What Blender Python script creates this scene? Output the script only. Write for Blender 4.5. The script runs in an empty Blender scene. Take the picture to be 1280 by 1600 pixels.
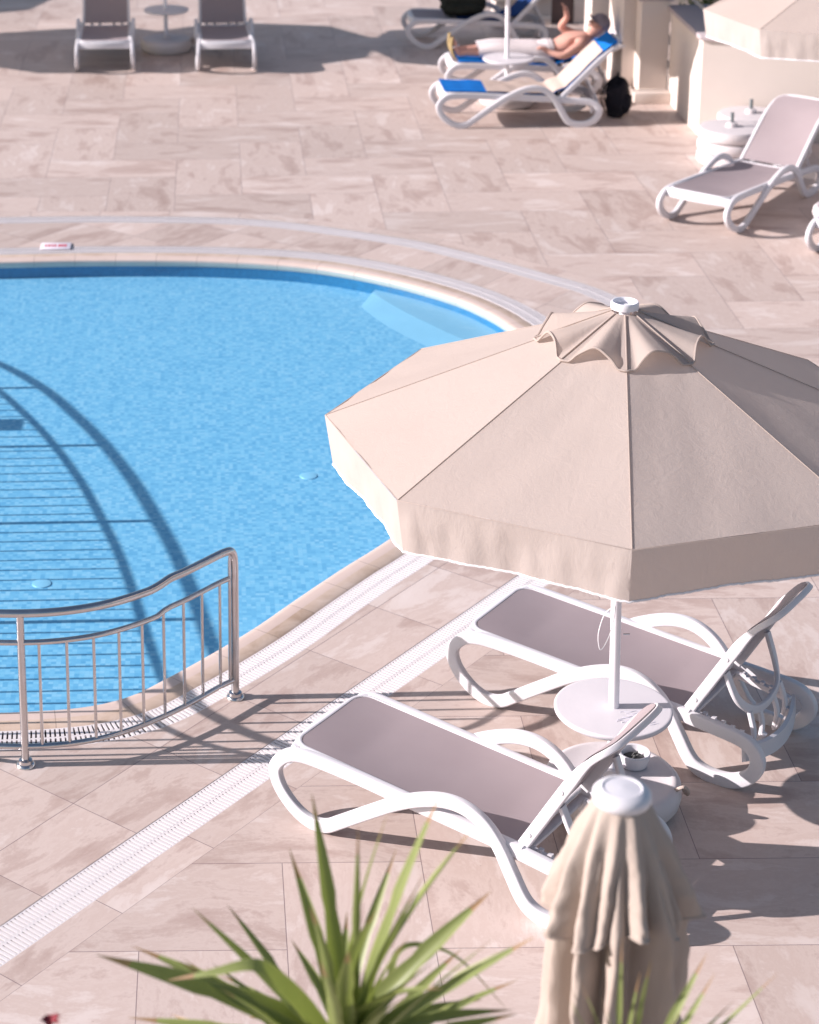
import bpy, bmesh, math, random
from mathutils import Vector, Matrix, noise
from mathutils.geometry import tessellate_polygon
random.seed(7)
PI = math.pi
rad = math.radians
sc = bpy.context.scene
col = sc.collection

# ------------------------------------------------------------------ camera
f_px, th, ro, y0, CX, CY, CH, yaw = 3315.83411, rad(16.31871), rad(0.68101), 298.32566, -0.27163, -7.96977, 5.35725, rad(-0.19852)
x0 = 320.0
F = Vector((math.sin(yaw)*math.cos(th), math.cos(yaw)*math.cos(th), -math.sin(th)))
R0 = Vector((math.cos(yaw), -math.sin(yaw), 0))
D0 = -(R0.cross(F))
Rv = R0*math.cos(ro) + D0*math.sin(ro)
Dv = -R0*math.sin(ro) + D0*math.cos(ro)
cam = bpy.data.cameras.new('camera')
co = bpy.data.objects.new('camera', cam); col.objects.link(co)
m = Matrix((Rv, -Dv, -F)).transposed().to_4x4()
m.translation = Vector((CX, CY, CH))
co.matrix_world = m
cam.sensor_fit = 'VERTICAL'; cam.sensor_height = 36; cam.sensor_width = 28.8
cam.lens = f_px/1600*36
cam.shift_x = (640-x0)/1600; cam.shift_y = -(800-y0)/1600
cam.clip_start = 0.1; cam.clip_end = 500
cam.dof.use_dof = True; cam.dof.focus_distance = 9.1; cam.dof.aperture_fstop = 3.0
sc.camera = co

# ------------------------------------------------------------------ light
EL, AZ = rad(24.2), rad(1.0)
to_sun = Vector((-math.cos(EL)*math.cos(AZ), -math.cos(EL)*math.sin(AZ), math.sin(EL)))
sun = bpy.data.lights.new('sun', 'SUN'); so = bpy.data.objects.new('sun', sun); col.objects.link(so)
so.rotation_euler = (-to_sun).to_track_quat('-Z', 'Y').to_euler()
sun.energy = 4.9; sun.angle = rad(0.5); sun.color = (1.0, 0.905, 0.90)
w = bpy.data.worlds.new('World'); sc.world = w; w.use_nodes = True
nt = w.node_tree; bg = nt.nodes['Background']
sky = nt.nodes.new('ShaderNodeTexSky'); sky.sky_type = 'NISHITA'; sky.sun_disc = False
sky.sun_elevation = EL; sky.sun_rotation = rad(-91)
nt.links.new(sky.outputs[0], bg.inputs[0]); bg.inputs[1].default_value = 0.074
sc.view_settings.view_transform = 'Standard'; sc.view_settings.look = 'None'
sc.view_settings.exposure = 0.77; sc.view_settings.gamma = 1
sc.render.engine = 'CYCLES'
sc.cycles.max_bounces = 8; sc.cycles.transparent_max_bounces = 12

# ------------------------------------------------------------------ materials
class NT:
    def __init__(s, name):
        s.m = bpy.data.materials.new(name); s.m.use_nodes = True
        s.t = s.m.node_tree; s.n = s.t.nodes; s.b = s.n['Principled BSDF']; s.out = s.n['Material Output']
    def new(s, ty, **k):
        n = s.n.new(ty)
        for a, v in k.items(): setattr(n, a, v)
        return n
    def set(s, inp, v):
        if hasattr(v, 'node'): s.t.links.new(v, inp)
        else: inp.default_value = v
    def math(s, op, a, b=0.0, c=0.0):
        n = s.new('ShaderNodeMath', operation=op)
        s.set(n.inputs[0], a); s.set(n.inputs[1], b); s.set(n.inputs[2], c)
        return n.outputs[0]
    def vec(s, x, y, z=0.0):
        n = s.new('ShaderNodeCombineXYZ')
        for i, v in enumerate((x, y, z)): s.set(n.inputs[i], v)
        return n.outputs[0]
    def sep(s, v):
        n = s.new('ShaderNodeSeparateXYZ'); s.set(n.inputs[0], v); return n.outputs
    def noise(s, v, scale, detail=4.0, rough=0.5, dist=0.0):
        n = s.new('ShaderNodeTexNoise'); s.set(n.inputs['Vector'], v); n.inputs['Scale'].default_value = scale
        n.inputs['Detail'].default_value = detail; n.inputs['Roughness'].default_value = rough; n.inputs['Distortion'].default_value = dist
        return n.outputs['Fac']
    def white(s, v):
        n = s.new('ShaderNodeTexWhiteNoise', noise_dimensions='3D'); s.set(n.inputs['Vector'], v); return n.outputs
    def mix(s, f, a, b, ty='MIX'):
        n = s.new('ShaderNodeMix', data_type='RGBA', blend_type=ty)
        s.set(n.inputs[0], f)
        for i, v in ((6, a), (7, b)):
            s.set(n.inputs[i], v if hasattr(v, 'node') else (*v[:3], 1))
        return n.outputs[2]
    def ramp(s, f, stops):
        n = s.new('ShaderNodeValToRGB'); s.set(n.inputs[0], f); e = n.color_ramp.elements
        while len(e) < len(stops): e.new(0.5)
        for el, (p, c) in zip(e, stops): el.position = p; el.color = (*c, 1)
        return n.outputs[0]
    def coord(s, which='Object'):
        n = s.new('ShaderNodeTexCoord'); return n.outputs[which]
    def bump(s, h, strength=0.3, dist=0.01, base=None):
        n = s.new('ShaderNodeBump'); s.set(n.inputs['Height'], h); n.inputs['Strength'].default_value = strength
        n.inputs['Distance'].default_value = dist
        return n.outputs[0]
    def fin(s, color=None, rough=0.5, spec=None, normal=None, metal=None):
        if color is not None: s.set(s.b.inputs['Base Color'], color if hasattr(color, 'node') else (*color, 1))
        s.set(s.b.inputs['Roughness'], rough)
        if spec is not None: s.b.inputs['Specular IOR Level'].default_value = spec
        if metal is not None: s.b.inputs['Metallic'].default_value = metal
        if normal is not None: s.t.links.new(normal, s.b.inputs['Normal'])
        return s.m

TILE_STOPS = [(0.33, (0.41, 0.30, 0.26)), (0.43, (0.485, 0.375, 0.33)), (0.485, (0.58, 0.475, 0.425)), (0.54, (0.54, 0.43, 0.38)), (0.60, (0.62, 0.525, 0.48)), (0.70, (0.655, 0.565, 0.525))]
def tile_mat(name, mode, rot=0.0, ox=0.0, oy=0.0, use_uv=False):
    k = NT(name)
    if use_uv:
        p = k.sep(k.coord('UV')); x, y = p[0], p[1]
    else:
        p = k.sep(k.coord('Object')); x, y = p[0], p[1]
        if rot:
            c, s_ = math.cos(rot), math.sin(rot)
            x2 = k.math('ADD', k.math('MULTIPLY', x, c), k.math('MULTIPLY', y, s_))
            y2 = k.math('SUBTRACT', k.math('MULTIPLY', y, c), k.math('MULTIPLY', x, s_))
            x, y = x2, y2
        x = k.math('ADD', x, ox); y = k.math('ADD', y, oy)
    if mode == 'herring':
        X = k.math('DIVIDE', x, 0.6); Y = k.math('DIVIDE', y, 0.6)
        i = k.math('FLOOR', X); j = k.math('FLOOR', Y)
        fx = k.math('SUBTRACT', X, i); fy = k.math('SUBTRACT', Y, j)
        kk = k.math('FLOORED_MODULO', k.math('ADD', k.math('SUBTRACT', i, j), 0.5), 4.0)
        is0 = k.math('LESS_THAN', kk, 1.0)
        is1 = k.math('MULTIPLY', k.math('GREATER_THAN', kk, 1.0), k.math('LESS_THAN', kk, 2.0))
        isV = k.math('MULTIPLY', k.math('GREATER_THAN', kk, 1.0), k.math('LESS_THAN', kk, 3.0))
        notV = k.math('SUBTRACT', 1.0, isV)
        uH = k.math('ADD', fx, is0); uV = k.math('ADD', fy, is1)
        u = k.math('ADD', k.math('MULTIPLY', uH, notV), k.math('MULTIPLY', uV, isV))
        v = k.math('ADD', k.math('MULTIPLY', fy, notV), k.math('MULTIPLY', fx, isV))
        idx = k.math('SUBTRACT', i, is0); idy = k.math('SUBTRACT', j, is1)
        ident = k.vec(idx, idy, isV); L = 2.0
    elif mode == 'grid':
        X = k.math('DIVIDE', x, 0.6); Y = k.math('DIVIDE', y, 0.6)
        i = k.math('FLOOR', X); j = k.math('FLOOR', Y)
        u = k.math('SUBTRACT', X, i); v = k.math('SUBTRACT', Y, j)
        ident = k.vec(i, j, 3.0); L = 1.0
    else:  # strip along uv.x
        X = k.math('DIVIDE', x, 0.6); i = k.math('FLOOR', X); u = k.math('SUBTRACT', X, i)
        v = k.math('DIVIDE', y, 0.6); ident = k.vec(i, 7.0, 5.0); L = 1.0
    rnd = k.white(ident)
    rv = rnd[0]; 
    ru = k.math('MULTIPLY', u, 0.6); rvv = k.math('MULTIPLY', v, 0.6)
    off = k.math('MULTIPLY', rv, 37.0)
    skew = k.math('MULTIPLY', rvv, 0.22)
    pv = k.vec(k.math('ADD', k.math('MULTIPLY', k.math('ADD', ru, skew), 0.40), off), k.math('ADD', rvv, off), off)
    n1 = k.noise(pv, 4.2, 9, 0.66, 0.35)
    n2 = k.noise(k.vec(ru, rvv, off), 55, 3, 0.6)
    ff = k.math('ADD', k.math('MULTIPLY', n1, 0.92), k.math('MULTIPLY', n2, 0.08))
    c = k.ramp(ff, TILE_STOPS)
    tone = k.math('ADD', 0.90, k.math('MULTIPLY', rv, 0.18))
    c = k.mix(1.0, c, k.vec(tone, tone, tone), 'MULTIPLY')
    big = k.noise(k.vec(x, y, 0.0), 0.55, 3, 0.5)
    c = k.mix(k.math('MULTIPLY', big, 0.18), c, (0.51, 0.415, 0.375))
    sp = k.noise(k.vec(x, y, 3.0), 23.0, 4, 0.7)
    spm = k.math('MULTIPLY', k.math('GREATER_THAN', sp, 0.715), 0.35)
    c = k.mix(spm, c, (0.25, 0.19, 0.17))
    if mode == 'strip':
        e = k.math('MINIMUM', u, k.math('SUBTRACT', L, u)); ev = k.math('SUBTRACT', 0.25, v)
        e = k.math('MINIMUM', e, ev)
    else:
        e = k.math('MINIMUM', k.math('MINIMUM', u, k.math('SUBTRACT', L, u)), k.math('MINIMUM', v, k.math('SUBTRACT', 1.0, v)))
    g = k.math('LESS_THAN', k.math('MULTIPLY', e, 0.6), 0.0019)
    c = k.mix(k.math('MULTIPLY', g, 0.78), c, (0.17, 0.12, 0.13))
    rough = k.math('ADD', 0.42, k.math('MULTIPLY', n1, 0.25))
    h = k.math('SUBTRACT', k.math('MULTIPLY', n2, 0.12), g)
    return k.fin(c, rough, 0.35, k.bump(h, 0.25, 0.003))

M = {}
M['deck'] = tile_mat('deck_tile', 'herring')
M['ring'] = tile_mat('ring_tile', 'grid', rad(50.7), 0.22, 0.18)
M['border'] = tile_mat('border_tile', 'strip', use_uv=True)

def simple(name, c, rough=0.5, spec=0.5, metal=None, nscale=None, namp=0.08, bump=0.0, bscale=60):
    k = NT(name); cc = c; nrm = None
    if nscale:
        n = k.noise(k.coord('Object'), nscale, 5, 0.6)
        cc = k.mix(n, tuple(v*(1-namp) for v in c), tuple(min(1, v*(1+namp)) for v in c))
    if bump: nrm = k.bump(k.noise(k.coord('Object'), bscale, 4, 0.6), bump, 0.004)
    return k.fin(cc, rough, spec, nrm, metal)

def plastic():
    k = NT('white_resin'); o = k.coord('Object')
    n = k.noise(o, 4.0, 5, 0.65); n2 = k.noise(o, 38.0, 4, 0.7)
    c = k.mix(n, (0.61, 0.595, 0.62), (0.69, 0.675, 0.705))
    d = k.math('MULTIPLY', k.math('GREATER_THAN', n2, 0.66), 0.25)
    c = k.mix(d, c, (0.52, 0.46, 0.44))
    return k.fin(c, 0.42, 0.35, k.bump(k.noise(o, 240, 2, 0.5), 0.12, 0.002))
M['white'] = plastic()
M['whitedim'] = simple('white_powder_coat', (0.78, 0.76, 0.79), 0.35, 0.45, nscale=6, namp=0.05)
M['disc'] = None
def discmat():
    k = NT('white_table_plastic'); o = k.sep(k.coord('Object'))
    r = k.math('SQRT', k.math('ADD', k.math('MULTIPLY', o[0], o[0]), k.math('MULTIPLY', o[1], o[1])))
    n = k.noise(k.coord('Object'), 6, 5, 0.65)
    c = k.mix(n, (0.56, 0.545, 0.58), (0.64, 0.62, 0.655))
    ringy = k.math('SINE', k.math('MULTIPLY', r, 260.0))
    return k.fin(c, 0.5, 0.25, k.bump(ringy, 0.03, 0.001))
M['disc'] = discmat()
M['concrete_white'] = simple('weight_plastic', (0.62, 0.575, 0.58), 0.55, 0.3, nscale=5, namp=0.08, bump=0.2, bscale=40)
def textile(name, c1, c2):
    k = NT(name); o = k.coord('Object'); p = k.sep(o)
    a = k.math('SINE', k.math('MULTIPLY', p[0], 900.0)); b = k.math('SINE', k.math('MULTIPLY', p[1], 900.0))
    wv = k.math('MULTIPLY', a, b)
    n = k.noise(o, 3.0, 4, 0.6)
    c = k.mix(n, c1, c2)
    return k.fin(c, 0.62, 0.25, k.bump(wv, 0.12, 0.001))
M['taupe'] = textile('taupe_mesh_textile', (0.29, 0.238, 0.25), (0.34, 0.288, 0.30))
M['darktaupe'] = textile('dark_mesh_textile', (0.13, 0.105, 0.11), (0.16, 0.13, 0.135))

def canvas(name, c1, c2, trans=0.36, wr=1.0):
    k = NT(name); o = k.coord('Object')
    n = k.noise(o, 2.2, 6, 0.6, 0.4)
    c = k.mix(n, c1, c2)
    fine = k.noise(o, 160, 3, 0.6)
    p = k.sep(o)
    st = k.noise(k.vec(k.math('MULTIPLY', p[0], 1.0), k.math('MULTIPLY', p[1], 1.0), k.math('MULTIPLY', p[2], 0.35)), 16, 5, 0.65, 1.1)
    h = k.math('ADD', k.math('MULTIPLY', fine, 0.12), k.math('MULTIPLY', st, 0.5*wr))
    nr = k.bump(h, 0.55, 0.008)
    k.fin(c, 0.85, 0.12, nr)
    tr = k.new('ShaderNodeBsdfTranslucent'); k.set(tr.inputs[0], k.mix(0.5, c, (0.74, 0.63, 0.55)))
    k.t.links.new(nr, tr.inputs['Normal'])
    mx = k.new('ShaderNodeMixShader'); mx.inputs[0].default_value = trans
    k.t.links.new(k.b.outputs[0], mx.inputs[1]); k.t.links.new(tr.outputs[0], mx.inputs[2]); k.t.links.new(mx.outputs[0], k.out.inputs[0])
    return k.m
M['canvas'] = canvas('beige_canvas', (0.58, 0.495, 0.445), (0.63, 0.545, 0.495), 0.42)
M['canvasv'] = canvas('beige_canvas_valance', (0.55, 0.485, 0.45), (0.60, 0.535, 0.50), 0.36, 1.3)
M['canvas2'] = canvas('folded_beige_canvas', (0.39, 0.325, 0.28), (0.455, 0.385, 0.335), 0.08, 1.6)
M['seam'] = simple('canvas_seam', (0.40, 0.32, 0.28), 0.9, 0.1)
M['trim'] = simple('white_trim', (0.74, 0.73, 0.75), 0.8, 0.2)
def steel():
    k = NT('brushed_steel'); n = k.noise(k.coord('Object'), 14, 4, 0.6)
    c = k.mix(n, (0.50, 0.485, 0.49), (0.66, 0.645, 0.65))
    return k.fin(c, k.math('ADD', 0.16, k.math('MULTIPLY', n, 0.14)), 0.5, None, 1.0)
M['steel'] = steel()
M['grate'] = simple('white_grate', (0.71, 0.665, 0.665), 0.45, 0.3, nscale=8, namp=0.06)
M['channel'] = simple('drain_channel', (0.22, 0.20, 0.23), 0.8, 0.2, nscale=9, namp=0.3)
def coping():
    k = NT('sandstone_coping'); p = k.sep(k.coord('UV'))
    fr = k.math('FRACT', k.math('DIVIDE', p[0], 0.33)); i = k.math('FLOOR', k.math('DIVIDE', p[0], 0.33))
    rn = k.white(k.vec(i, 2.0, 1.0))[0]
    n = k.noise(k.coord('Object'), 5.5, 6, 0.65, 0.6)
    t = k.math('ADD', k.math('MULTIPLY', n, 0.86), k.math('MULTIPLY', rn, 0.14))
    c = k.ramp(t, [(0.3, (0.46, 0.33, 0.24)), (0.5, (0.60, 0.46, 0.36)), (0.72, (0.70, 0.56, 0.47))])
    edge = k.math('LESS_THAN', p[1], 0.085)
    c = k.mix(k.math('MULTIPLY', edge, 0.75), c, (0.66, 0.53, 0.48))
    e = k.math('MINIMUM', fr, k.math('SUBTRACT', 1.0, fr))
    g = k.math('LESS_THAN', e, 0.008)
    c = k.mix(k.math('MULTIPLY', g, 0.6), c, (0.3, 0.22, 0.18))
    return k.fin(c, 0.5, 0.4, k.bump(n, 0.2, 0.006))
M['coping'] = coping()
def mosaic():
    k = NT('blue_mosaic'); o = k.sep(k.coord('Object'))
    s = 0.026
    q = k.vec(k.math('FLOOR', k.math('DIVIDE', o[0], s)), k.math('FLOOR', k.math('DIVIDE', o[1], s)), k.math('FLOOR', k.math('DIVIDE', o[2], s)))
    wv = k.white(q)
    t = k.math('ADD', k.math('MULTIPLY', wv[0], 0.62), k.math('MULTIPLY', k.noise(k.coord('Object'), 9, 4, 0.6), 0.38))
    c = k.ramp(t, [(0.12, (0.175, 0.42, 0.64)), (0.36, (0.255, 0.51, 0.72)), (0.6, (0.33, 0.585, 0.77)), (0.84, (0.44, 0.64, 0.80))])
    fx = k.math('FRACT', k.math('DIVIDE', o[0], s)); fy = k.math('FRACT', k.math('DIVIDE', o[1], s))
    g = k.math('MAXIMUM', k.math('LESS_THAN', fx, 0.09), k.math('LESS_THAN', fy, 0.09))
    c = k.mix(k.math('MULTIPLY', g, 0.45), c, (0.28, 0.50, 0.70))
    cau = k.new('ShaderNodeTexVoronoi', feature='SMOOTH_F1')
    return k.fin(c, 0.35, 0.4)
M['mosaic'] = mosaic()
def water():
    k = NT('pool_water'); k.n.remove(k.b)
    o = k.coord('Object'); p = k.sep(o)
    n1 = k.noise(k.vec(p[0], k.math('MULTIPLY', p[1], 0.7), 0.0), 9.0, 4, 0.6, 0.5)
    nr = k.bump(n1, 0.12, 0.02)
    lw = k.new('ShaderNodeLayerWeight'); lw.inputs[0].default_value = 0.5
    fr = k.math('ADD', 0.02, k.math('MULTIPLY', k.math('POWER', lw.outputs['Facing'], 5.0), 0.62))
    gl = k.new('ShaderNodeBsdfGlossy'); gl.inputs['Roughness'].default_value = 0.03; k.t.links.new(nr, gl.inputs['Normal'])
    tr = k.new('ShaderNodeBsdfTransparent'); tr.inputs[0].default_value = (0.76, 0.95, 1.0, 1)
    mx = k.new('ShaderNodeMixShader')
    k.t.links.new(fr, mx.inputs[0]); k.t.links.new(tr.outputs[0], mx.inputs[1]); k.t.links.new(gl.outputs[0], mx.inputs[2])
    k.t.links.new(mx.outputs[0], k.out.inputs[0])
    return k.m
M['water'] = water()
def leafmat(name, a, b, tip):
    k = NT(name); p = k.sep(k.coord('UV')); n = k.noise(k.coord('Object'), 12, 4, 0.6)
    stripe = k.noise(k.vec(k.math('MULTIPLY', p[0], 14.0), k.math('MULTIPLY', p[1], 0.8), 0.0), 2.2, 3, 0.6)
    c = k.mix(k.math('MULTIPLY', k.math('ADD', stripe, n), 0.5), a, b)
    edge = k.math('GREATER_THAN', k.math('ABSOLUTE', k.math('SUBTRACT', p[0], 0.5)), 0.43)
    c = k.mix(k.math('MULTIPLY', edge, 0.6), c, (0.40, 0.42, 0.16))
    t = k.math('MULTIPLY', k.math('GREATER_THAN', k.math('ADD', p[1], k.math('MULTIPLY', n, 0.10)), 0.93), 0.75)
    c = k.mix(t, c, tip)
    k.fin(c, 0.42, 0.4)
    tr = k.new('ShaderNodeBsdfTranslucent'); k.set(tr.inputs[0], k.mix(0.5, c, (0.35, 0.45, 0.05)))
    mx = k.new('ShaderNodeMixShader'); mx.inputs[0].default_value = 0.25
    k.t.links.new(k.b.outputs[0], mx.inputs[1]); k.t.links.new(tr.outputs[0], mx.inputs[2]); k.t.links.new(mx.outputs[0], k.out.inputs[0])
    return k.m
M['leaf'] = leafmat('yucca_leaf', (0.115, 0.155, 0.05), (0.31, 0.345, 0.125), (0.34, 0.16, 0.11))
M['leaf2'] = leafmat('shrub_leaf', (0.03, 0.06, 0.02), (0.09, 0.13, 0.045), (0.08, 0.1, 0.04))
M['bark'] = simple('trunk_bark', (0.22, 0.17, 0.12), 0.9, 0.2, nscale=20, namp=0.4, bump=0.6, bscale=30)
M['stucco'] = simple('cream_render', (0.68, 0.60, 0.545), 0.9, 0.15, nscale=2.5, namp=0.05, bump=0.25, bscale=90)
M['capstone'] = simple('grey_capstone', (0.42, 0.36, 0.37), 0.7, 0.3, nscale=6, namp=0.1)
M['brown'] = simple('brown_panel', (0.20, 0.135, 0.12), 0.7, 0.3, nscale=3, namp=0.1)
M['blue'] = simple('blue_towel', (0.012, 0.15, 0.50), 0.95, 0.05, nscale=30, namp=0.2, bump=0.6, bscale=120)
M['navy'] = simple('navy_towel', (0.02, 0.05, 0.16), 0.95, 0.05, nscale=30, namp=0.2, bump=0.5, bscale=120)
M['beigetowel'] = simple('beige_towel', (0.50, 0.41, 0.36), 0.95, 0.05, nscale=20, namp=0.08, bump=0.6, bscale=120)
M['black'] = simple('black_fabric', (0.012, 0.012, 0.018), 0.85, 0.2, nscale=10, namp=0.3, bump=0.4, bscale=50)
M['blackgreen'] = simple('dark_olive_fabric', (0.02, 0.022, 0.018), 0.85, 0.2, nscale=14, namp=0.6, bump=0.4, bscale=50)
M['skin'] = simple('skin', (0.56, 0.31, 0.25), 0.55, 0.3, nscale=6, namp=0.08)
M['linen'] = simple('white_cotton', (0.66, 0.61, 0.62), 0.95, 0.05, nscale=12, namp=0.06, bump=0.5, bscale=30)
M['greycap'] = simple('grey_cap', (0.24, 0.21, 0.24), 0.9, 0.1, nscale=12, namp=0.1)
M['sandal'] = simple('tan_sandal', (0.32, 0.24, 0.12), 0.8, 0.2, nscale=9, namp=0.2)
M['hair'] = simple('dark_hair', (0.05, 0.035, 0.03), 0.7, 0.3)
M['ash'] = simple('ash', (0.10, 0.10, 0.10), 0.95, 0.1, nscale=60, namp=0.6, bump=0.8, bscale=90)
M['pin'] = simple('grey_steel_pin', (0.16, 0.18, 0.19), 0.45, 0.4, None)
M['red'] = simple('red_paint', (0.60, 0.10, 0.14), 0.6, 0.3)
M['petal'] = simple('dark_red_petal', (0.24, 0.04, 0.05), 0.6, 0.2, nscale=40, namp=0.4)
M['plate'] = simple('white_plate', (0.80, 0.74, 0.80), 0.4, 0.4)
M['paleblue'] = simple('pale_blue_light', (0.40, 0.63, 0.80), 0.4, 0.4)
M['ledge'] = simple('pale_blue_ledge', (0.335, 0.52, 0.665), 0.5, 0.3, nscale=5, namp=0.08)

# ------------------------------------------------------------------ mesh helpers
class MB:
    def __init__(s): s.v = []; s.f = []; s.uv = {}
    def quadgrid(s, rows, closed_u=False, closed_v=False, uvs=None):
        b = len(s.v); nr, nc = len(rows), len(rows[0])
        for r in rows: s.v += [tuple(p) for p in r]
        for i in range(nr if closed_v else nr-1):
            for j in range(nc if closed_u else nc-1):
                i2, j2 = (i+1) % nr, (j+1) % nc
                s.f.append((b+i*nc+j, b+i*nc+j2, b+i2*nc+j2, b+i2*nc+j))
                if uvs is not None:
                    s.uv[len(s.f)-1] = [uvs[i][j], uvs[i][j+1 if not closed_u else j2], uvs[i2][j+1 if not closed_u else j2], uvs[i2][j]]
        return b
    def cap(s, idx, flip=False):
        s.f.append(tuple(reversed(idx)) if flip else tuple(idx))
    def sweep(s, path, sec, side=None, closed=False, scale=None, caps=True):
        """sweep a closed 2-D section (a along side vector, b along the normal) along a path"""
        n = len(path); path = [Vector(p) for p in path]; rows = []
        prev = None
        for i in range(n):
            if closed: t = path[(i+1) % n]-path[i-1]
            else: t = path[min(i+1, n-1)]-path[max(i-1, 0)]
            t.normalize()
            if side is not None: sd = Vector(side)
            else:
                sd = prev if prev is not None else (Vector((0, 0, 1)).cross(t) if abs(t.z) < 0.95 else Vector((1, 0, 0)))
            sd = (sd-t*sd.dot(t)).normalized(); prev = sd
            nn = t.cross(sd)
            k = scale[i] if scale else 1.0
            rows.append([path[i]+sd*a*k+nn*b*k for a, b in sec])
        b = s.quadgrid(rows, closed_u=True, closed_v=closed)
        m_ = len(sec)
        if caps and not closed:
            s.cap([b+j for j in range(m_)], True); s.cap([b+(n-1)*m_+j for j in range(m_)])
    def tube(s, path, r, n=10, closed=False, scale=None, caps=True):
        s.sweep(path, [(r*math.cos(2*PI*i/n), r*math.sin(2*PI*i/n)) for i in range(n)], closed=closed, scale=scale, caps=caps)
    def box(s, x0, x1, y0, y1, z0, z1):
        b = len(s.v)
        s.v += [(x0, y0, z0), (x1, y0, z0), (x1, y1, z0), (x0, y1, z0), (x0, y0, z1), (x1, y0, z1), (x1, y1, z1), (x0, y1, z1)]
        for f in ((0, 3, 2, 1), (4, 5, 6, 7), (0, 1, 5, 4), (1, 2, 6, 5), (2, 3, 7, 6), (3, 0, 4, 7)): s.f.append(tuple(b+i for i in f))
    def lathe(s, prof, n=40, c=(0, 0, 0)):
        rows = [[(c[0]+r*math.cos(2*PI*j/n), c[1]+r*math.sin(2*PI*j/n), c[2]+z) for j in range(n)] for r, z in prof]
        b = s.quadgrid(rows, closed_u=True)
        if prof[0][0] > 1e-5: s.cap([b+j for j in range(n)], True)
        if prof[-1][0] > 1e-5: s.cap([b+(len(prof)-1)*n+j for j in range(n)])
    def build(s, name, mat, parent=None, smooth=True, auto=True, bevel=0, loc=None):
        me = bpy.data.meshes.new(name); me.from_pydata([tuple(v) for v in s.v], [], s.f)
        if s.uv:
            ul = me.uv_layers.new(name='UVMap')
            for p in me.polygons:
                q = s.uv.get(p.index)
                if q:
                    for li, c in zip(p.loop_indices, q): ul.data[li].uv = c
        me.materials.append(mat)
        bm = bmesh.new(); bm.from_mesh(me); bmesh.ops.recalc_face_normals(bm, faces=bm.faces)
        if bevel:
            bmesh.ops.remove_doubles(bm, verts=bm.verts, dist=1e-6)
            es = [e for e in bm.edges if len(e.link_faces) == 2 and e.calc_face_angle(0) > 0.6]
            bmesh.ops.bevel(bm, geom=es, offset=bevel, segments=2, affect='EDGES', profile=0.5)
        bm.to_mesh(me); bm.free()
        if smooth:
            me.polygons.foreach_set('use_smooth', [True]*len(me.polygons))
            if auto: me.set_sharp_from_angle(angle=rad(42))
        o = bpy.data.objects.new(name, me); col.objects.link(o)
        if parent: o.parent = parent
        if loc: o.location = loc
        return o

def tag(o, label=None, cat=None, group=None, kind=None):
    if label: o['label'] = label
    if cat: o['category'] = cat
    if group: o['group'] = group
    if kind: o['kind'] = kind
    return o
def empty(name, loc=(0, 0, 0), rz=0.0):
    o = bpy.data.objects.new(name, None); col.objects.link(o); o.location = loc; o.rotation_euler = (0, 0, rz)
    o.empty_display_size = 0.2
    return o
def copy_tree(o, parent=None):
    c = o.copy(); col.objects.link(c); c.parent = parent
    for ch in list(o.children): copy_tree(ch, c)
    return c
def spline(pts, per=8, closed=False):
    P = [Vector(p) for p in pts]; n = len(P); out = []
    for i in range(n if closed else n-1):
        p1, p2 = P[i], P[(i+1) % n]
        p0 = P[i-1] if (closed or i > 0) else p1*2-p2
        p3 = P[(i+2) % n] if (closed or i < n-2) else p2*2-p1
        for k in range(per):
            t = k/per
            out.append(0.5*((2*p1)+(p2-p0)*t+(2*p0-5*p1+4*p2-p3)*t*t+(3*p1-p0-3*p2+p3)*t*t*t))
    if not closed: out.append(P[-1])
    return out
def rrect(w, h, r, n=3):
    out = []
    for cx, cy, a0 in ((w/2-r, h/2-r, 0), (-w/2+r, h/2-r, 90), (-w/2+r, -h/2+r, 180), (w/2-r, -h/2+r, 270)):
        for k in range(n+1):
            a = rad(a0+90*k/n); out.append((cx+r*math.cos(a), cy+r*math.sin(a)))
    return out
def resample(pts, step, closed=True):
    P = pts+[pts[0]] if closed else pts
    d = [0]
    for a, b in zip(P, P[1:]): d.append(d[-1]+(b-a).length)
    n = int(d[-1]/step); out = []; j = 0
    for i in range(n):
        s = i*d[-1]/n
        while d[j+1] < s: j += 1
        t = (s-d[j])/(d[j+1]-d[j]); out.append(P[j].lerp(P[j+1], t))
    return out, d[-1]/n
def offset(pts, d):
    n = len(pts); out = []
    for i in range(n):
        t = (pts[(i+1) % n]-pts[i-1]).normalized(); out.append(pts[i]+Vector((t.y, -t.x, 0))*d)
    return out

# ------------------------------------------------------------------ pool, drains, deck
pool_pts = [(-7, 1.3), (-4, 1.28), (-2.2, 1.28), (-1.6, 1.28), (-1.25, 1.285), (-.93, 1.325), (-.7, 1.43), (-.496, 1.63), (-.301, 1.843), (-.064, 2.127), (.187, 2.471), (.45, 2.82), (.692, 3.122), (1.15, 3.75), (1.6, 4.45), (1.9, 5.15), (2.05, 5.8), (2.03, 6.3), (1.92, 6.67), (1.774, 7.03), (1.528, 7.4), (1.072, 7.83), (.485, 8.17), (-.283, 8.34), (-1.217, 8.39), (-1.994, 8.37), (-4, 8.3), (-7, 8.1), (-8.5, 6.5), (-8.8, 4.7), (-8.4, 2.6)]
out_pts = [(-3.2, -2.9), (-2.2, -1.67), (-1.178, -.425), (-.805, .03), (-.392, .53), (.066, 1.085), (.648, 1.785), (1.316, 2.60), (2.0, 3.45), (2.6, 4.4), (2.93, 5.4), (2.93, 6.4), (2.62, 7.3), (2.2, 7.8), (1.62, 8.38), (1.13, 8.75), (.10, 9.25), (-.995, 9.385), (-2.1, 9.40), (-5, 9.35), (-8, 9.1), (-10, 7.5), (-10.5, 4.5), (-10, 0), (-8, -3), (-5, -4.2)]
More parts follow.
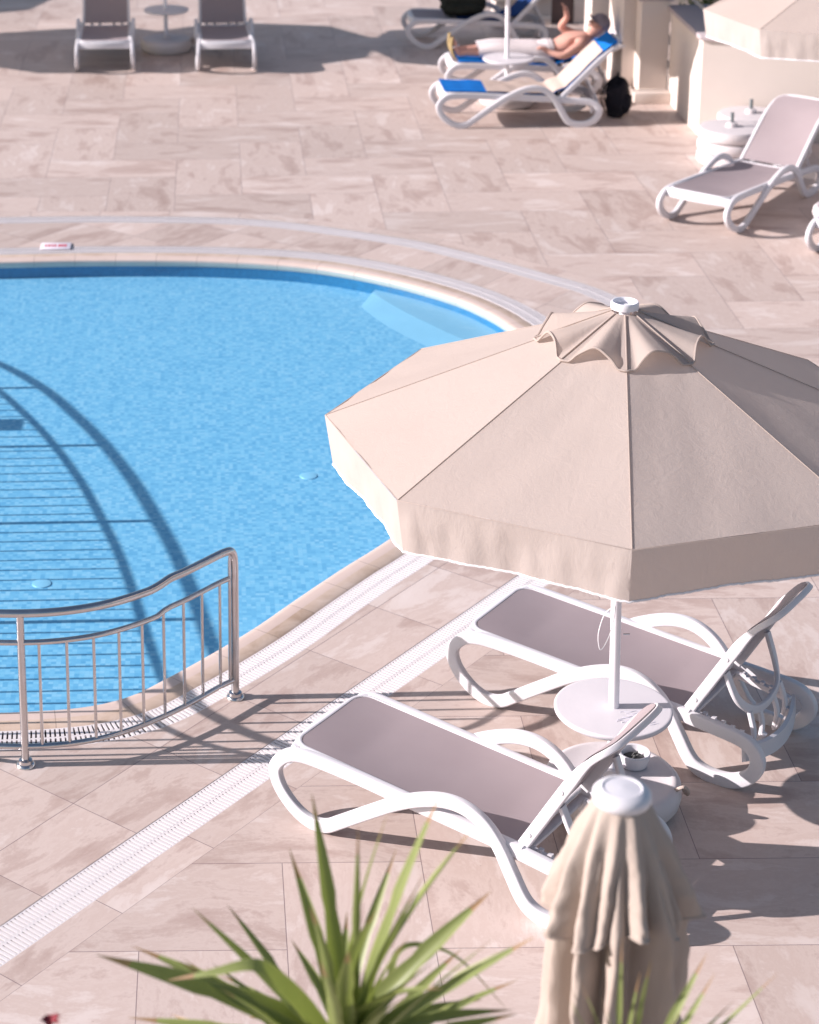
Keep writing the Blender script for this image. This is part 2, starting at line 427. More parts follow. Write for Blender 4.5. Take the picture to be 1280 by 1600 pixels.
pool, _ = resample(spline([(x, y, 0) for x, y in pool_pts], 10, True), 0.06)
outer, _ = resample(spline([(x, y, 0) for x, y in out_pts], 10, True), 0.08)
def strip(a, b, za, zb, name, mat, uvw=None, kind='structure'):
    mb = MB(); n = len(a); s = 0; uv0 = []; 
    for i in range(n+1):
        if i: s += (a[i % n]-a[i-1]).length
        uv0.append(s)
    rows = [[(p.x, p.y, za) for p in a]+[(a[0].x, a[0].y, za)], [(p.x, p.y, zb) for p in b]+[(b[0].x, b[0].y, zb)]]
    mb.quadgrid(rows, uvs=[[(u, 0) for u in uv0], [(u, uvw or 1) for u in uv0]])
    o = mb.build(name, mat, smooth=False); tag(o, kind=kind); return o
WZ, FZ = -0.022, -0.15
g_in, g_w = 0.17, 0.175
p_cop = offset(pool, g_in); p_gr = offset(pool, g_in+g_w)
cop_i = offset(pool, -0.0)
# rounded coping nose: several rings
mb = MB(); prof = [(-0.004, -0.06), (-0.012, -0.03), (-0.008, -0.008), (0.004, 0.001), (0.03, 0.004), (0.155, 0.003), (0.17, -0.004), (0.17, -0.04)]
rings = [[(q.x, q.y, z) for q in offset(pool, d)] for d, z in prof]
ss = [0]
for i in range(1, len(pool)+1): ss.append(ss[-1]+(pool[i % len(pool)]-pool[i-1]).length)
rings = [r+[r[0]] for r in rings]
mb.quadgrid(rings, uvs=[[(u, d) for u in ss] for d, z in prof])
tag(mb.build('pool_coping', M['coping']), kind='structure')
M['waterline'] = simple('waterline_mosaic', (0.035, 0.19, 0.36), 0.35, 0.4, nscale=30, namp=0.35)
strip(pool, pool, -0.03, FZ, 'pool_wall', M['waterline'])
def poly(name, mat, loops, z):
    mb = MB(); tris = tessellate_polygon([[Vector((p.x, p.y, 0)) for p in L] for L in loops])
    flat = [p for L in loops for p in L]
    fs = []
    for t in tris:
        a, b, c = (flat[i] for i in t)
        fs.append(tuple(t) if (b-a).cross(c-a).z > 0 else tuple(reversed(t)))
    me = bpy.data.meshes.new(name); me.from_pydata([(p.x, p.y, z) for p in flat], [], fs); me.materials.append(mat)
    o = bpy.data.objects.new(name, me); col.objects.link(o)
    return tag(o, kind='structure')
poly('pool_floor', M['mosaic'], [pool], FZ)
poly('pool_water', M['water'], [offset(pool, -0.002)], WZ)
# a pale submerged ledge in the far right corner
lg = [p for p in pool if p.x > 1.0 and p.y > 6.2]
inner = [p+(Vector((0.2, 6.2, 0))-p).normalized()*(0.34*math.sin(PI*(i+0.5)/len(lg))**0.6) for i, p in enumerate(lg)]
mb = MB(); mb.quadgrid([[(p.x, p.y, -0.11) for p in lg], [(p.x, p.y, -0.11) for p in inner], [(q.x, q.y, FZ+0.002) for q in [p+(Vector((0.2, 6.2, 0))-p).normalized()*.25 for p in inner]]])
tag(mb.build('pool_ledge', M['ledge'], smooth=False), kind='structure')

def grate(path, w_, name, inside_vis):
    """slotted plastic grate laid in a channel: path is its inner edge"""
    a = path; b = offset(path, w_)
    ch = MB(); n = len(a)
    rows = [[(p.x, p.y, -0.004) for p in a], [(p.x, p.y, -0.05) for p in a], [(p.x, p.y, -0.05) for p in b], [(p.x, p.y, -0.004) for p in b]]
    ch.quadgrid([r+[r[0]] for r in rows]); tag(ch.build(name+'_channel', M['channel'], smooth=False), kind='structure')
    fine, st = resample(path, 0.0225)
    fn = len(fine); mb = MB(); hw = 0.0071
    for i in range(fn):
        p = fine[i]
        if not inside_vis(p): continue
        t = (fine[(i+1) % fn]-fine[i-1]).normalized(); nn = Vector((t.y, -t.x, 0))
        for u0, u1 in ((0.006, w_*0.5-0.009), (w_*0.5+0.001, w_-0.006)):
            q = [p+nn*u0-t*hw, p+nn*u1-t*hw, p+nn*u1+t*hw, p+nn*u0+t*hw]; bb = len(mb.v)
            zt = -0.001
            mb.v += [(v.x, v.y, zt) for v in q]+[(v.x, v.y, zt-0.014) for v in q]
            for f in ((0, 1, 2, 3), (0, 4, 5, 1), (1, 5, 6, 2), (2, 6, 7, 3), (3, 7, 4, 0)): mb.f.append(tuple(bb+k for k in f))
    for u0, u1, zt in ((0.001, 0.008, -0.0015), (w_*0.5-0.010, w_*0.5+0.002, -0.0018), (w_-0.008, w_-0.001, -0.0015)):
        A = offset(path, u0); B = offset(path, u1)
        rows = [[(p.x, p.y, zt-0.012) for p in A], [(p.x, p.y, zt) for p in A], [(p.x, p.y, zt) for p in B], [(p.x, p.y, zt-0.012) for p in B]]
        mb.quadgrid([r+[r[0]] for r in rows])
    tag(mb.build(name, M['grate'], smooth=False), kind='structure')
vis = lambda p: -3.6 < p.x < 4 and -2.5 < p.y < 10
grate(p_cop, g_w, 'pool_grate', vis)
grate(outer, 0.19, 'deck_drain', vis)
o_out = offset(outer, 0.19); o_brd = offset(outer, 0.34)
poly('pool_surround', M['ring'], [outer, p_gr], 0.0)
strip(o_out, o_brd, 0.0, 0.0, 'deck_border', M['border'], 0.15)
rect = [Vector(p) for p in ((-60, -30, 0), (60, -30, 0), (60, 90, 0), (-60, 90, 0))]
poly('deck', M['deck'], [rect, o_brd], 0.0)
poly('ground', M['stucco'], [[Vector(p) for p in ((-300, -300, 0), (300, -300, 0), (300, 300, 0), (-300, 300, 0))]], -0.4)

# pool floor lights and depth plate
for (x, y), lb in (((0.32, 4.4), 'pale round pool floor light beside the open parasol edge'), ((-1.26, 2.95), 'pale round pool floor light among the railing shadow lines')):
    mb = MB(); mb.lathe([(0.055, 0.0), (0.053, 0.003), (0.04, 0.005), (0.0, 0.005)], 24)
    o = mb.build('pool_light', M['paleblue'], loc=(x, y, FZ+0.001)); tag(o, lb, 'pool light', 'round lights in the pool floor')
dp = empty('depth_plate', (-1.565, 8.73, 0.003)); tag(dp, 'small white plate with red markings on the far pool edge', 'sign')
mb = MB(); mb.box(-.125, .125, -.085, .085, 0, .008); mb.build('plate', M['plate'], dp, bevel=0.003)
mb = MB()
for i, (a, b) in enumerate(((-.09, -.075), (-.065, -.045), (-.035, -.02), (-.012, .004), (.02, .045), (.05, .065), (.07, .09))):
    mb.box(a, b, -.03, .03, .0085, .0095)
mb.build('red_marking', M['red'], dp, smooth=False)

# ------------------------------------------------------------------ railing
base_path = [(-.182, 1.405), (-.254, 1.340), (-.342, 1.244), (-.444, 1.137), (-.564, 1.030), (-.687, .938), (-.806, .873), (-.926, .832), (-1.047, .809), (-1.171, .802), (-1.30, .808), (-1.48, .835), (-1.66, .90), (-1.84, 1.01), (-1.99, 1.15), (-2.13, 1.32), (-2.27, 1.70), (-2.39, 2.25), (-2.47, 2.7), (-2.58, 3.26), (-2.70, 3.73), (-2.87, 4.33), (-3.10, 4.97), (-3.35, 5.53), (-3.56, 5.93), (-3.86, 6.35), (-4.25, 6.75)]
rp = spline([(x, y, 0) for x, y in base_path], 8)
ra = [0]
for a, b in zip(rp, rp[1:]): ra.append(ra[-1]+(b-a).length)
def at_s(s):
    for i in range(len(ra)-1):
        if ra[i+1] >= s: return rp[i].lerp(rp[i+1], (s-ra[i])/(ra[i+1]-ra[i]))
    return rp[-1]
def s_of(x, y): return ra[min(range(len(rp)), key=lambda i: (rp[i]-Vector((x, y, 0))).length)]
rail = empty('railing', (0, 0, 0)); tag(rail, 'curved stainless steel railing with thin balusters at the pool edge', 'railing')
lift = lambda s: 0.022*max(0, min(1, (0.52-s)/0.06))
def rpath(z, s0=0.0, kink=True):
    return [Vector((p.x, p.y, z+(lift(s) if kink else 0))) for p, s in zip(rp, ra) if s >= s0]
top = rpath(.785, 0.05)
t0 = top[0]
bend = [Vector((-.182, 1.405, .60)), Vector((-.182, 1.405, .70)), Vector((-.184, 1.403, .755)), Vector((-.190, 1.397, .785)), Vector((-.203, 1.386, .803))]
mb = MB(); mb.tube(spline([Vector((-.182, 1.405, 0.01))]+bend+top[1:4:2]+top[4::3], 3), 0.020, 12); mb.build('handrail', M['steel'], rail)
mb = MB(); mb.tube(rpath(.637, 0.03)[::2], 0.0135, 10)
q = rpath(.637, 0.03)[0]
mb.tube([(-.203, 1.388, .79), (-.206, 1.386, .74), (-.207, 1.385, .10)], 0.0085, 8)
mb.build('mid_rail', M['steel'], rail)
mb = MB(); mb.tube(rpath(.099, 0.0, False)[::2], 0.0135, 10); mb.build('bottom_rail', M['steel'], rail)
def post(x, y, zb=0.0, full=True):
    mb = MB()
    if full: mb.tube([(x, y, zb), (x, y, .779)], 0.0185, 12)
    else: mb.tube([(x, y, zb), (x, y, .02)], 0.0205, 12)
    o = mb.build('post', M['steel'], rail)
    mb = MB(); mb.lathe([(.046, 0.0), (.046, .006), (.040, .013), (.034, .016), (.032, .030), (.022, .036), (.0205, .036)], 24, (x, y, zb)); mb.build('flange', M['steel'], o)
post(-.182, 1.405, 0.0, False)
posts_s = []
for x, y, zb in ((-1.171, .802, 0), (-2.17, 1.42, FZ), (-2.42, 2.45, FZ), (-2.70, 3.73, FZ), (-3.08, 4.9, FZ), (-3.56, 5.93, FZ), (-4.25, 6.75, FZ)):
    s = s_of(x, y); p = at_s(s); post(p.x, p.y, zb); posts_s.append(s)
bs = []
s = 0.098
while s < ra[-1]:
    if all(abs(s-q) > 0.05 for q in posts_s): bs.append(s)
    s += 0.1275
for s in bs[:70]:
    p = at_s(s); mb = MB(); mb.tube([(p.x, p.y, .099), (p.x, p.y, .637+lift(s))], 0.0075, 8); mb.build('baluster', M['steel'], rail)

q = at_s(s_of(-3.24, 5.28)); mb = MB(); mb.box(q.x-.006, q.x+.006, q.y-.10, q.y+.10, .25, .60); mb.build('sign_board', M['plate'], rail, bevel=.003)
# ------------------------------------------------------------------ sun lounger
def seat_z(u): return 0.338-0.062*(u+0.14)/1.14
SIDE_TOP = [(1.02, .285, .272), (.8, .285, .285), (.5, .285, .302), (.2, .287, .320), (.0, .292, .328), (-.10, .298, .325), (-.165, .304, .302), (-.213, .308, .25), (-.220, .31, .20), (-.195, .312, .142), (-.145, .314, .088), (-.08, .315, .045), (-.01, .315, .027), (.06, .315, .040), (.13, .315, .086), (.29, .315, .200), (.43, .315, .295), (.56, .315, .362), (.67, .315, .396), (.77, .315, .394), (.86, .315, .352), (.93, .315, .275), (.985, .315, .180), (1.04, .315, .088), (1.09, .315, .045), (1.165, .315, .027), (1.26, .312, .036), (1.335, .308, .082), (1.368, .305, .150), (1.345, .300, .212), (1.28, .295, .245), (1.15, .290, .258), (1.0, .286, .268)]
BACK = [(1.005, .300), (1.09, .452), (1.172, .60), (1.245, .725), (1.305, .80), (1.375, .852)]
BACK2 = [(1.005, .300), (1.13, .43), (1.26, .565), (1.38, .685), (1.475, .768), (1.575, .838)]
BK = spline([(x, 0, z) for x, z in BACK], 5)
bl = [0]
for a, b in zip(BK, BK[1:]): bl.append(bl[-1]+(b-a).length)
def back_at(t, off=0.0):
    s = t*bl[-1]
    for i in range(len(bl)-1):
        if bl[i+1] >= s-1e-9:
            p = BK[i].lerp(BK[i+1], (s-bl[i])/(bl[i+1]-bl[i])); d = (BK[i+1]-BK[i]).normalized(); break
    return p+Vector((-d.z, 0, d.x))*off      # +off: towards the sitter
def make_lounger(panel):
    r = empty('sun_lounger')
    for sgn in (1, -1):
        mb = MB(); path = spline([(u, sgn*y, z) for u, y, z in SIDE_TOP], 5)
        mb.sweep(path, rrect(.038, .061, .009, 3), side=(0, 1, 0), scale=[1+.12*max(0, min(1, (i/len(path)-.62)/.12))*max(0, min(1, (1-i/len(path))/.12)) for i in range(len(path))]); mb.build('side_frame', M['white'], r)
    # foot apron, curved cross piece
    mb = MB(); rows = []
    for i in range(17):
        y = -.285+.57*i/16; c = 1-(y/.285)**2; x = -.150-.040*c
        rows.append([(x+.030, y, .347), (x+.008, y, .352), (x-.006, y, .345), (x-.016, y, .318), (x-.012, y, .272+.008*c), (x-.002, y, .268+.008*c), (x+.006, y, .318), (x+.03, y, .332)])
    b = mb.quadgrid(rows, closed_u=True); mb.cap(list(range(b, b+8)), True); mb.cap(list(range(b+16*8, b+17*8))); mb.build('foot_bar', M['white'], r)
    # thin white rim round the seat panel
    def outline(w_, u0, u1, rr, n=6):
        o = []
        for cx, cy, a0 in ((u0+rr, -w_+rr, 180), (u1-.02, -w_+.02, 270), (u1-.02, w_-.02, 0), (u0+rr, w_-rr, 90)):
            q = rr if abs(cx-(u0+rr)) < 1e-6 else .02
            for k in range(n+1):
                a = rad(a0+90*k/n); o.append((cx+q*math.cos(a), cy+q*math.sin(a)))
        return o
    ol = outline(.268, -.158, .99, .075)
    mb = MB(); mb.sweep([(u, v, seat_z(u)+.012) for u, v in ol], rrect(.020, .022, .006, 2), side=None, closed=True); mb.build('seat_rim', M['white'], r)
    # woven seat panel with slight sag
    mb = MB(); rows = []
    nu = 40
    for i in range(nu+1):
        u = -.150+1.13*i/nu
        wmax = .262
        if u < -.083: 
            d = (-.083-u)/.067; wmax = .262-.070*(1-math.sqrt(max(0, 1-min(1, d)**2)))
        row = []
        for j in range(17):
            v = wmax*(j/8-1); sag = .020*(1-(v/.262)**2)*min(1, (u+.15)/.25)*min(1, (0.98-u)/.2+.25)
            row.append((u, v, seat_z(u)+.020-sag))
        rows.append(row)
    mb.quadgrid(rows); mb.build('seat_panel', panel, r)
    # cross bars under the seat
    mb = MB()
    for u in (.42, .80, 1.0):
        z = seat_z(u)-.028; mb.sweep([(u, -.28, z), (u, 0, z-.004), (u, .28, z)], rrect(.04, .018, .005, 2), side=(1, 0, 0))
    mb.build('cross_bar', M['white'], r)
    # back frame: one loop of rail with rounded top corners
    mb = MB(); pts = []
    for t in (0, .12, .25, .4, .55, .68, .78): p = back_at(t); pts.append((p.x, -.262+.010*t, p.z))
    for t, y in ((.86, -.246), (.93, -.225), (.978, -.178), (.997, -.10), (1.0, 0.0), (.997, .10), (.978, .178), (.93, .225), (.86, .246)):
        p = back_at(t); pts.append((p.x, y, p.z))
    for t in (.78, .68, .55, .4, .25, .12, 0): p = back_at(t); pts.append((p.x, .262-.010*t, p.z))
    path = spline(pts, 4); rows = []
    n = len(path)
    bdir = (BK[-1]-BK[0]).normalized(); nrm = Vector((-bdir.z, 0, bdir.x))
    sec = rrect(.052, .030, .008, 3)
    scl = []
    for i in range(n):
        t = path[min(i+1, n-1)]-path[max(i-1, 0)]; t.normalize()
        p = path[i]; hh = min(1.0, max(0.0, (min(i, n-1-i)/(n/2)-.42)/.16)); k = 1-.45*hh
        nn = (nrm-t*nrm.dot(t)).normalized(); ss_ = t.cross(nn)
        rows.append([p-nn*.006+nn*a*k+ss_*b*(1-.25*hh) for a, b in sec])
    b = mb.quadgrid(rows, closed_u=True); m_ = len(sec); mb.cap(list(range(b, b+m_)), True); mb.cap(list(range(b+(n-1)*m_, b+n*m_)))
    bf = mb.build('back_frame', M['white'], r)
    for sgn in (1, -1):
        for t in (.10, .52):
            mb = MB(); p = back_at(t); y = sgn*(.262-.01*t+.0145)
            mb.sweep([(p.x, y, p.z), (p.x, y+sgn*.004, p.z)], [(.011*math.cos(2*PI*i/14), .011*math.sin(2*PI*i/14)) for i in range(14)], side=(1, 0, 0))
            mb.build('bolt', M['white'], bf)
    mb = MB(); rows = []
    for i in range(25):
        t = .02+.955*i/24; wmax = .248-.01*t
        if t > .86: d = (t-.86)/.125; wmax -= .10*(1-math.sqrt(max(0, 1-min(1, d)**2)))
        row = []
        for j in range(13):
            y = wmax*(j/6-1); sag = .022*(1-(y/.25)**2)*math.sin(PI*min(1, t*.95+.03))
            p = back_at(t, .014-sag); row.append((p.x, y, p.z))
        rows.append(row)
    mb.quadgrid(rows); mb.build('back_panel', panel, r)
    # rear cradle: bowed cross band between the rear loops, U-shaped prop and notched struts
    mb = MB(); rows = []
    for i in range(19):
        y = -.292+.584*i/18; c = 1-(y/.292)**2; x = 1.29+.060*c
        z = .17-.035*c
        rows.append([(x-.010, y, z+.05), (x+.008, y, z+.045), (x+.016, y, z-.03), (x-.002, y, z-.04)])
    b = mb.quadgrid(rows, closed_u=True); mb.cap(list(range(b, b+4)), True); mb.cap(list(range(b+18*4, b+19*4))); mb.build('rear_band', M['white'], r)
    mb = MB()
    pa = back_at(.40, -.03)
    U = spline([(pa.x, -.235, pa.z), (pa.x+.055, -.215, pa.z-.13), (pa.x+.10, -.14, pa.z-.20), (pa.x+.11, 0, pa.z-.225), (pa.x+.10, .14, pa.z-.20), (pa.x+.055, .215, pa.z-.13), (pa.x, .235, pa.z)], 6)
    mb.sweep(U, rrect(.022, .040, .007, 2), side=(1, 0, 0)); mb.build('prop_bar', M['white'], r)
    for sgn in (1, -1):
        mb = MB()
        for y_, t_ in ((.17, 0), (.075, 1)):
            x1, z1 = pa.x+.10, pa.z-.20
            path = spline([(x1, sgn*y_, z1), (x1+.03, sgn*(y_+.01), z1-.10), (x1+.02, sgn*(y_+.02), z1-.20), (1.31, sgn*(y_+.02), .19)], 6)
            mb.sweep(path, rrect(.030, .020, .005, 2), side=(0, 1, 0))
        for k in range(5):
            x = 1.06+.045*k; mb.box(x, x+.020, sgn*.225-.011, sgn*.225+.011, .255-.004*k, .279-.008*k)
        mb.sweep([(1.03, sgn*.225, .258), (1.30, sgn*.225, .215)], rrect(.028, .030, .006, 2), side=(0, 1, 0))
        mb.build('ratchet_strut', M['white'], r)
    return r
LG = {}
def place(o, x, y, deg, label, group=None):
    """x, y: ground point under the near front loop on the right-hand side"""
    a = rad(deg); d = Vector((math.cos(a), math.sin(a), 0)); n = Vector((-d.y, d.x, 0))
    o.location = Vector((x, y, 0))+n*.333; o.rotation_euler = (0, 0, a)
    tag(o, label, 'sun lounger', group)
    return o
L0 = make_lounger(M['taupe']); GR = 'white resin sun loungers round the pool'
place(L0, .147, .241, -38.0, 'white sun lounger with taupe mesh nearest the camera, in front of the side table', GR)
L2 = place(copy_tree(L0), 1.056, 1.297, -37.1, 'white sun lounger with taupe mesh behind the parasol pole and side table', GR)
def set_back(pts):
    global BK, bl
    BK = spline([(x, 0, z) for x, z in pts], 5); bl = [0]
    for a, b in zip(BK, BK[1:]): bl.append(bl[-1]+(b-a).length)
set_back(BACK2); LR = make_lounger(M['taupe'])
L3 = place(LR, 4.155, 8.943, 50.0, 'empty white lounger with raised back beside the stacked round weights', GR)
L3.scale = (1.14, 1.0, .90)
L3b = place(copy_tree(L3), 5.16, 8.02, 52, 'white lounger of which only the foot end shows at the right picture edge', GR)
L4 = place(copy_tree(L3), 2.21, 12.42, 0.5, 'white lounger draped in blue and beige towels in front of the sunbather', GR)
L4.scale = (1, 1, 1)
BACK_LO = ((1.005, .300), (1.16, .365), (1.33, .425), (1.47, .475), (1.60, .515), (1.72, .545), (1.84, .565))
set_back(BACK_LO)
L5 = place(make_lounger(M['taupe']), 2.44, 13.72, 0.5, 'white lounger the sunbather is lying on', GR)
set_back(BACK2)
L6 = place(copy_tree(L4), 2.24, 16.05, 0.0, 'white lounger carrying a black bag, farthest back beside the cream wall', GR)
L7 = copy_tree(L4); place(L7, -1.115, 15.22, 91.5, 'shaded lounger left of the far small table, its foot end facing the pool', GR)
L8 = copy_tree(L7); place(L8, .235, 15.15, 91.5, 'shaded lounger right of the far small table, its foot end facing the pool', GR)

# ------------------------------------------------------------------ parasol
RC, ZR, ZH, ROT = 1.256, 1.837, 2.365, -2.505
def make_parasol():
    r = empty('parasol')      # origin at the pole foot
    C0 = Vector((-.043, 0.004, 0)); TX, TY = .011, -.019
    def rib(k, rr, z): # point on rib line k (float k interpolates along panel chord)
        k0 = math.floor(k); t = k-k0
        a0, a1 = ROT+k0*PI/4, ROT+(k0+1)*PI/4
        x = rr*((1-t)*math.cos(a0)+t*math.cos(a1)); y = rr*((1-t)*math.sin(a0)+t*math.sin(a1))
        return Vector((C0.x+x, C0.y+y, z+TX*x+TY*y))
    def cone(rr): return ZH-(ZH-ZR)*(rr/RC)
    mb = MB(); rows = []; nr = 22; nk = 10
    for i in range(nr+1):
        rr = .05+(RC-.05)*i/nr; row = []
        for k in range(8*nk):
            t = (k % nk)/nk; s = 4*t*(1-t); fr = rr/RC
            sag = .014*s*math.sin(PI*min(1, fr))*fr + .004*math.sin(k*1.7+rr*9)*fr*s
            p = rib(k/nk, rr, cone(rr)-sag+.004*noise.noise(Vector((k*.3, rr*4, 1)))*s)
            row.append(p)
        rows.append(row)
    mb.quadgrid(rows, closed_u=True); can = mb.build('canopy', M['canvas'], r, auto=False)
    can.data.set_sharp_from_angle(angle=rad(9))
    # seams
    mb = MB()
    for k in range(8):
        mb.tube([rib(k, rr, cone(rr)+.002) for rr in (.3, .6, .9, 1.15, RC-.002)], 0.0017, 6)
    mb.tube([rib(k/4, RC, ZR) for k in range(32)], .002, 6, closed=True)
    mb.build('seam', M['seam'] if False else M['canvas'], can)
    # valance
    mb = MB(); rows = []; nk = 60
    edge = []
    for i in range(9):
        v = i/8; row = []
        for k in range(8*nk):
            t = (k % nk)/nk; kk = k/nk
            s4 = 4*t*(1-t)
            scal = .0035*abs(math.sin(kk*PI*26)); drop = (.232-.008*s4-scal*v)*v
            wob = (.008*math.sin(kk*7.1+1)+.004*math.sin(kk*19+v*2)+.002*math.sin(kk*47)+.004*noise.noise(Vector((kk*9, v*2, 3)))+.003*noise.noise(Vector((kk*22, v*5, 7))))*min(1, v*2)*min(1, s4*4)
            p = rib(kk, RC+.004+wob-.038*v, ZR-drop); row.append(p)
            if i == 8: edge.append(p)
        rows.append(row)
    mb.quadgrid(rows, closed_u=True); va = mb.build('valance', M['canvasv'], r, auto=False); va.data.set_sharp_from_angle(angle=rad(25))
    mb = MB(); mb.tube(edge, .0052, 6, closed=True); mb.build('white_piping', M['trim'], va)
    # vent cap with scalloped arches
    mb = MB(); rows = []; nk = 24; lastrow = []
    for i in range(15):
        row = []
        for k in range(8*nk):
            t = (k % nk)/nk; s4 = max(0.0, math.sin(PI*min(1, max(0, (t-.15)/.70))))**.75; R_ = .372-.018*s4
            v = i/14; rr = .055+(R_-.055)*v
            ins = .5+.5*math.cos(2*PI*t)
            z = cone(rr)+.010+.060*s4*v**1.25+.004*math.sin(5*t*PI+k//nk*2.1)*v*s4
            row.append(rib(k/nk, rr, z))
        rows.append(row)
    mb.quadgrid(rows, closed_u=True); vc = mb.build('vent_cap', M['canvas'], r, auto=False)
    mb = MB(); mb.tube(rows[-1], .0055, 6, closed=True); mb.build('vent_hem', M['canvas'], vc)
    mb = MB()
    for k in range(8):
        mb.tube([rib(k, rr, cone(rr)+.013) for rr in (.06, .15, .25, .37)], .003, 6)
    mb.build('vent_seam', M['canvas'], vc)
    # hub ring
    mb = MB(); H = rib(0, 0, ZH); mb.lathe([(.046, .004), (.047, .026), (.050, .031), (.055, .031), (.058, .026), (.059, .012), (.058, 0), (.048, 0), (.046, .004)], 32, H)
    mb.lathe([(.0, .010), (.03, .010), (.045, .006), (.045, .0)], 24, H)
    mb.build('hub', M['whitedim'], r)
    # pole
    mb = MB(); mb.tube([(0, 0, .02), (-.02, .0, 1.0), (C0.x+.0, C0.y, ZH-.02)], .0235, 16); mb.build('pole', M['whitedim'], r)
    for k in range(8):
        a = [rib(k, rr, cone(rr)-.012) for rr in (.05, .6, RC-.01)]
        mb = MB(); mb.tube(a, .006, 6); q = rib(k, .62, cone(.62)-.02); mb.tube([q, Vector((C0.x, C0.y, 1.83))+(q-Vector((C0.x, C0.y, q.z)))*.05], .005, 6)
        mb.build('rib', M['whitedim'], r)
    mb = MB(); mb.lathe([(.03, 0), (.036, .01), (.036, .05), (.03, .06)], 16, (C0.x+.01, 0, 1.80)); mb.build('runner', M['whitedim'], r)
    return r
BX, BY = 1.498, .431
pa0 = make_parasol(); pa0.location = (BX, BY, 0)
tag(pa0, 'large open beige canvas parasol with white piping shading the side table', 'parasol', 'open beige parasols')
# cord loop hanging from the near parasol
mb = MB(); cp = [(-.035, -.03, 1.0), (-.075, -.03, .96), (-.098, -.03, .87), (-.092, -.03, .80), (-.078, -.03, .795), (-.05, -.03, .86), (-.032, -.03, .95), (-.030, -.03, 1.02)]
mb.tube(spline(cp, 6), .0025, 6); mb.build('cord', M['trim'], pa0)
mb = MB(); mb.tube([(.012, -.022, .86), (.04, -.026, .862)], .004, 8); mb.build('locking_pin', M['steel'], pa0)
# side table, weight base, ashtray
def make_table(z=.488):
    mb = MB(); mb.lathe([(.0245, z-.045), (.034, z-.045), (.05, z-.022), (.20, z-.018), (.252, z-.022), (.259, z-.014), (.260, z-.004), (.258, z+.001), (.254, z+.003), (.246, z+.0032), (.10, z+.003), (.0245, z+.004)], 72)
    o = mb.build('side_table', M['disc']); return o
t1 = make_table(); t1.location = (BX-.012, BY, 0)
tag(t1, 'round white table clamped on the pole of the near open parasol', 'table', 'round tables on parasol poles')
def tcopy(x, y, lb):
    c = t1.copy(); col.objects.link(c); c.location = (x, y, 0); tag(c, lb, 'table', 'round tables on parasol poles')
tcopy(2.80, 13.42, 'round white table behind the towel-draped lounger, in front of the sunbather\'s legs')
tcopy(-.775, 16.15, 'round white table between the two shaded loungers, cut by the top edge')
def make_base():
    mb = MB(); mb.lathe([(.20, 0), (.27, .008), (.300, .05), (.308, .095), (.302, .128), (.285, .146), (.262, .150), (.255, .146), (.07, .152), (.05, .158), (.044, .19), (.0245, .19)], 64)
    r = mb.build('base', M['concrete_white'])
    mb = MB(); mb.tube(spline([(.255, -.12, .140), (.29, -.135, .165), (.318, -.10, .12), (.322, -.06, .085), (.300, -.04, .12)], 5), .009, 8); mb.build('carry_strap', M['beigetowel'], r)
    return r
b1 = make_base(); b1.parent = pa0
def par(x, y, lb, rz=0.0):
    o = copy_tree(pa0); o.location = (x, y, 0); o.rotation_euler = (0, 0, rz)
    for c in list(o.children):
        if c.name.startswith(('cord', 'locking')): bpy.data.objects.remove(c)
    tag(o, lb, 'parasol', 'open beige parasols'); return o
P2 = par(5.10, 9.12, 'open beige parasol at the upper right corner in front of the cream wall')
P3 = par(2.80, 13.42, 'parasol whose slim white pole stands behind the towel-draped lounger', .2)
P4 = par(-.775, 16.15, 'parasol whose white pole rises between the two shaded loungers', .1)
P5 = par(-3.6, 16.35, 'parasol out of view that shades the two shaded loungers', .3)
P6 = par(-5.55, 16.2, 'parasol out of view far left shading the deck', .0)
P7 = par(-7.6, 19.4, 'parasol out of view in the far back row', .2)

at = empty('ashtray', (BX+.108, BY+.075, .150)); tag(at, 'white bowl ashtray with dark ash on the round parasol weight', 'ashtray')
mb = MB(); mb.lathe([(.045, 0), (.060, .006), (.070, .04), (.073, .066), (.070, .070), (.060, .068), (.056, .055), (.052, .035), (.03, .028), (0, .028)], 40); mb.build('bowl', M['white'], at)
mb = MB(); mb.lathe([(.052, .036), (.035, .044), (.0, .040)], 24)
for k in range(9):
    a = random.random()*6.3; q = random.random()*.035; mb.tube([(q*math.cos(a), q*math.sin(a), .042), (q*math.cos(a)+random.uniform(-.02, .02), q*math.sin(a)+random.uniform(-.02, .02), .05+random.random()*.012)], .004, 6)
mb.build('ash', M['ash'], at)
# pale scuffs on the table top
mb = MB()
nk = []
for i in range(9):
    y = -.05-.016*i*.9
    pth = [( .02+.03*math.sin(i)+u*.012, y+.012*(u*.11)+.004*math.sin(u*1.3+i), .4915) for u in range(11)]
    mb.tube(pth, .0022, 5)
o = mb.build('table_scratches', simple('pale_scuff', (0.66, 0.65, 0.72), 0.5, 0.3), t1)

# ------------------------------------------------------------------ spare weights by the wall
def make_stack(n):
    r = empty('weight_stack')
    mb = MB()
    for k in range(n):
        z = k*.115
        mb.lathe([(.25, z), (.29, z+.006), (.306, z+.03), (.306, z+.085), (.292, z+.107), (.25, z+.113), (.06, z+.113)], 48)
    mb.lathe([(.055, n*.115-.01), (.05, n*.115+.03), (.026, n*.115+.04)], 20)
    mb.build('weight', M['concrete_white'], r)
    mb = MB(); mb.tube([(0, 0, n*.115), (0, 0, n*.115+.13)], .017, 12); mb.build('socket', M['pin'], r)
    return r
s1 = make_stack(3); s1.location = (4.56, 11.10, 0); tag(s1, 'stack of white round parasol weights with a grey socket, nearer of the two', 'parasol weights', 'stacked white weights at the wall')
s2 = copy_tree(s1); s2.location = (4.86, 11.60, 0); tag(s2, 'stack of white round parasol weights close against the cream wall', 'parasol weights', 'stacked white weights at the wall')

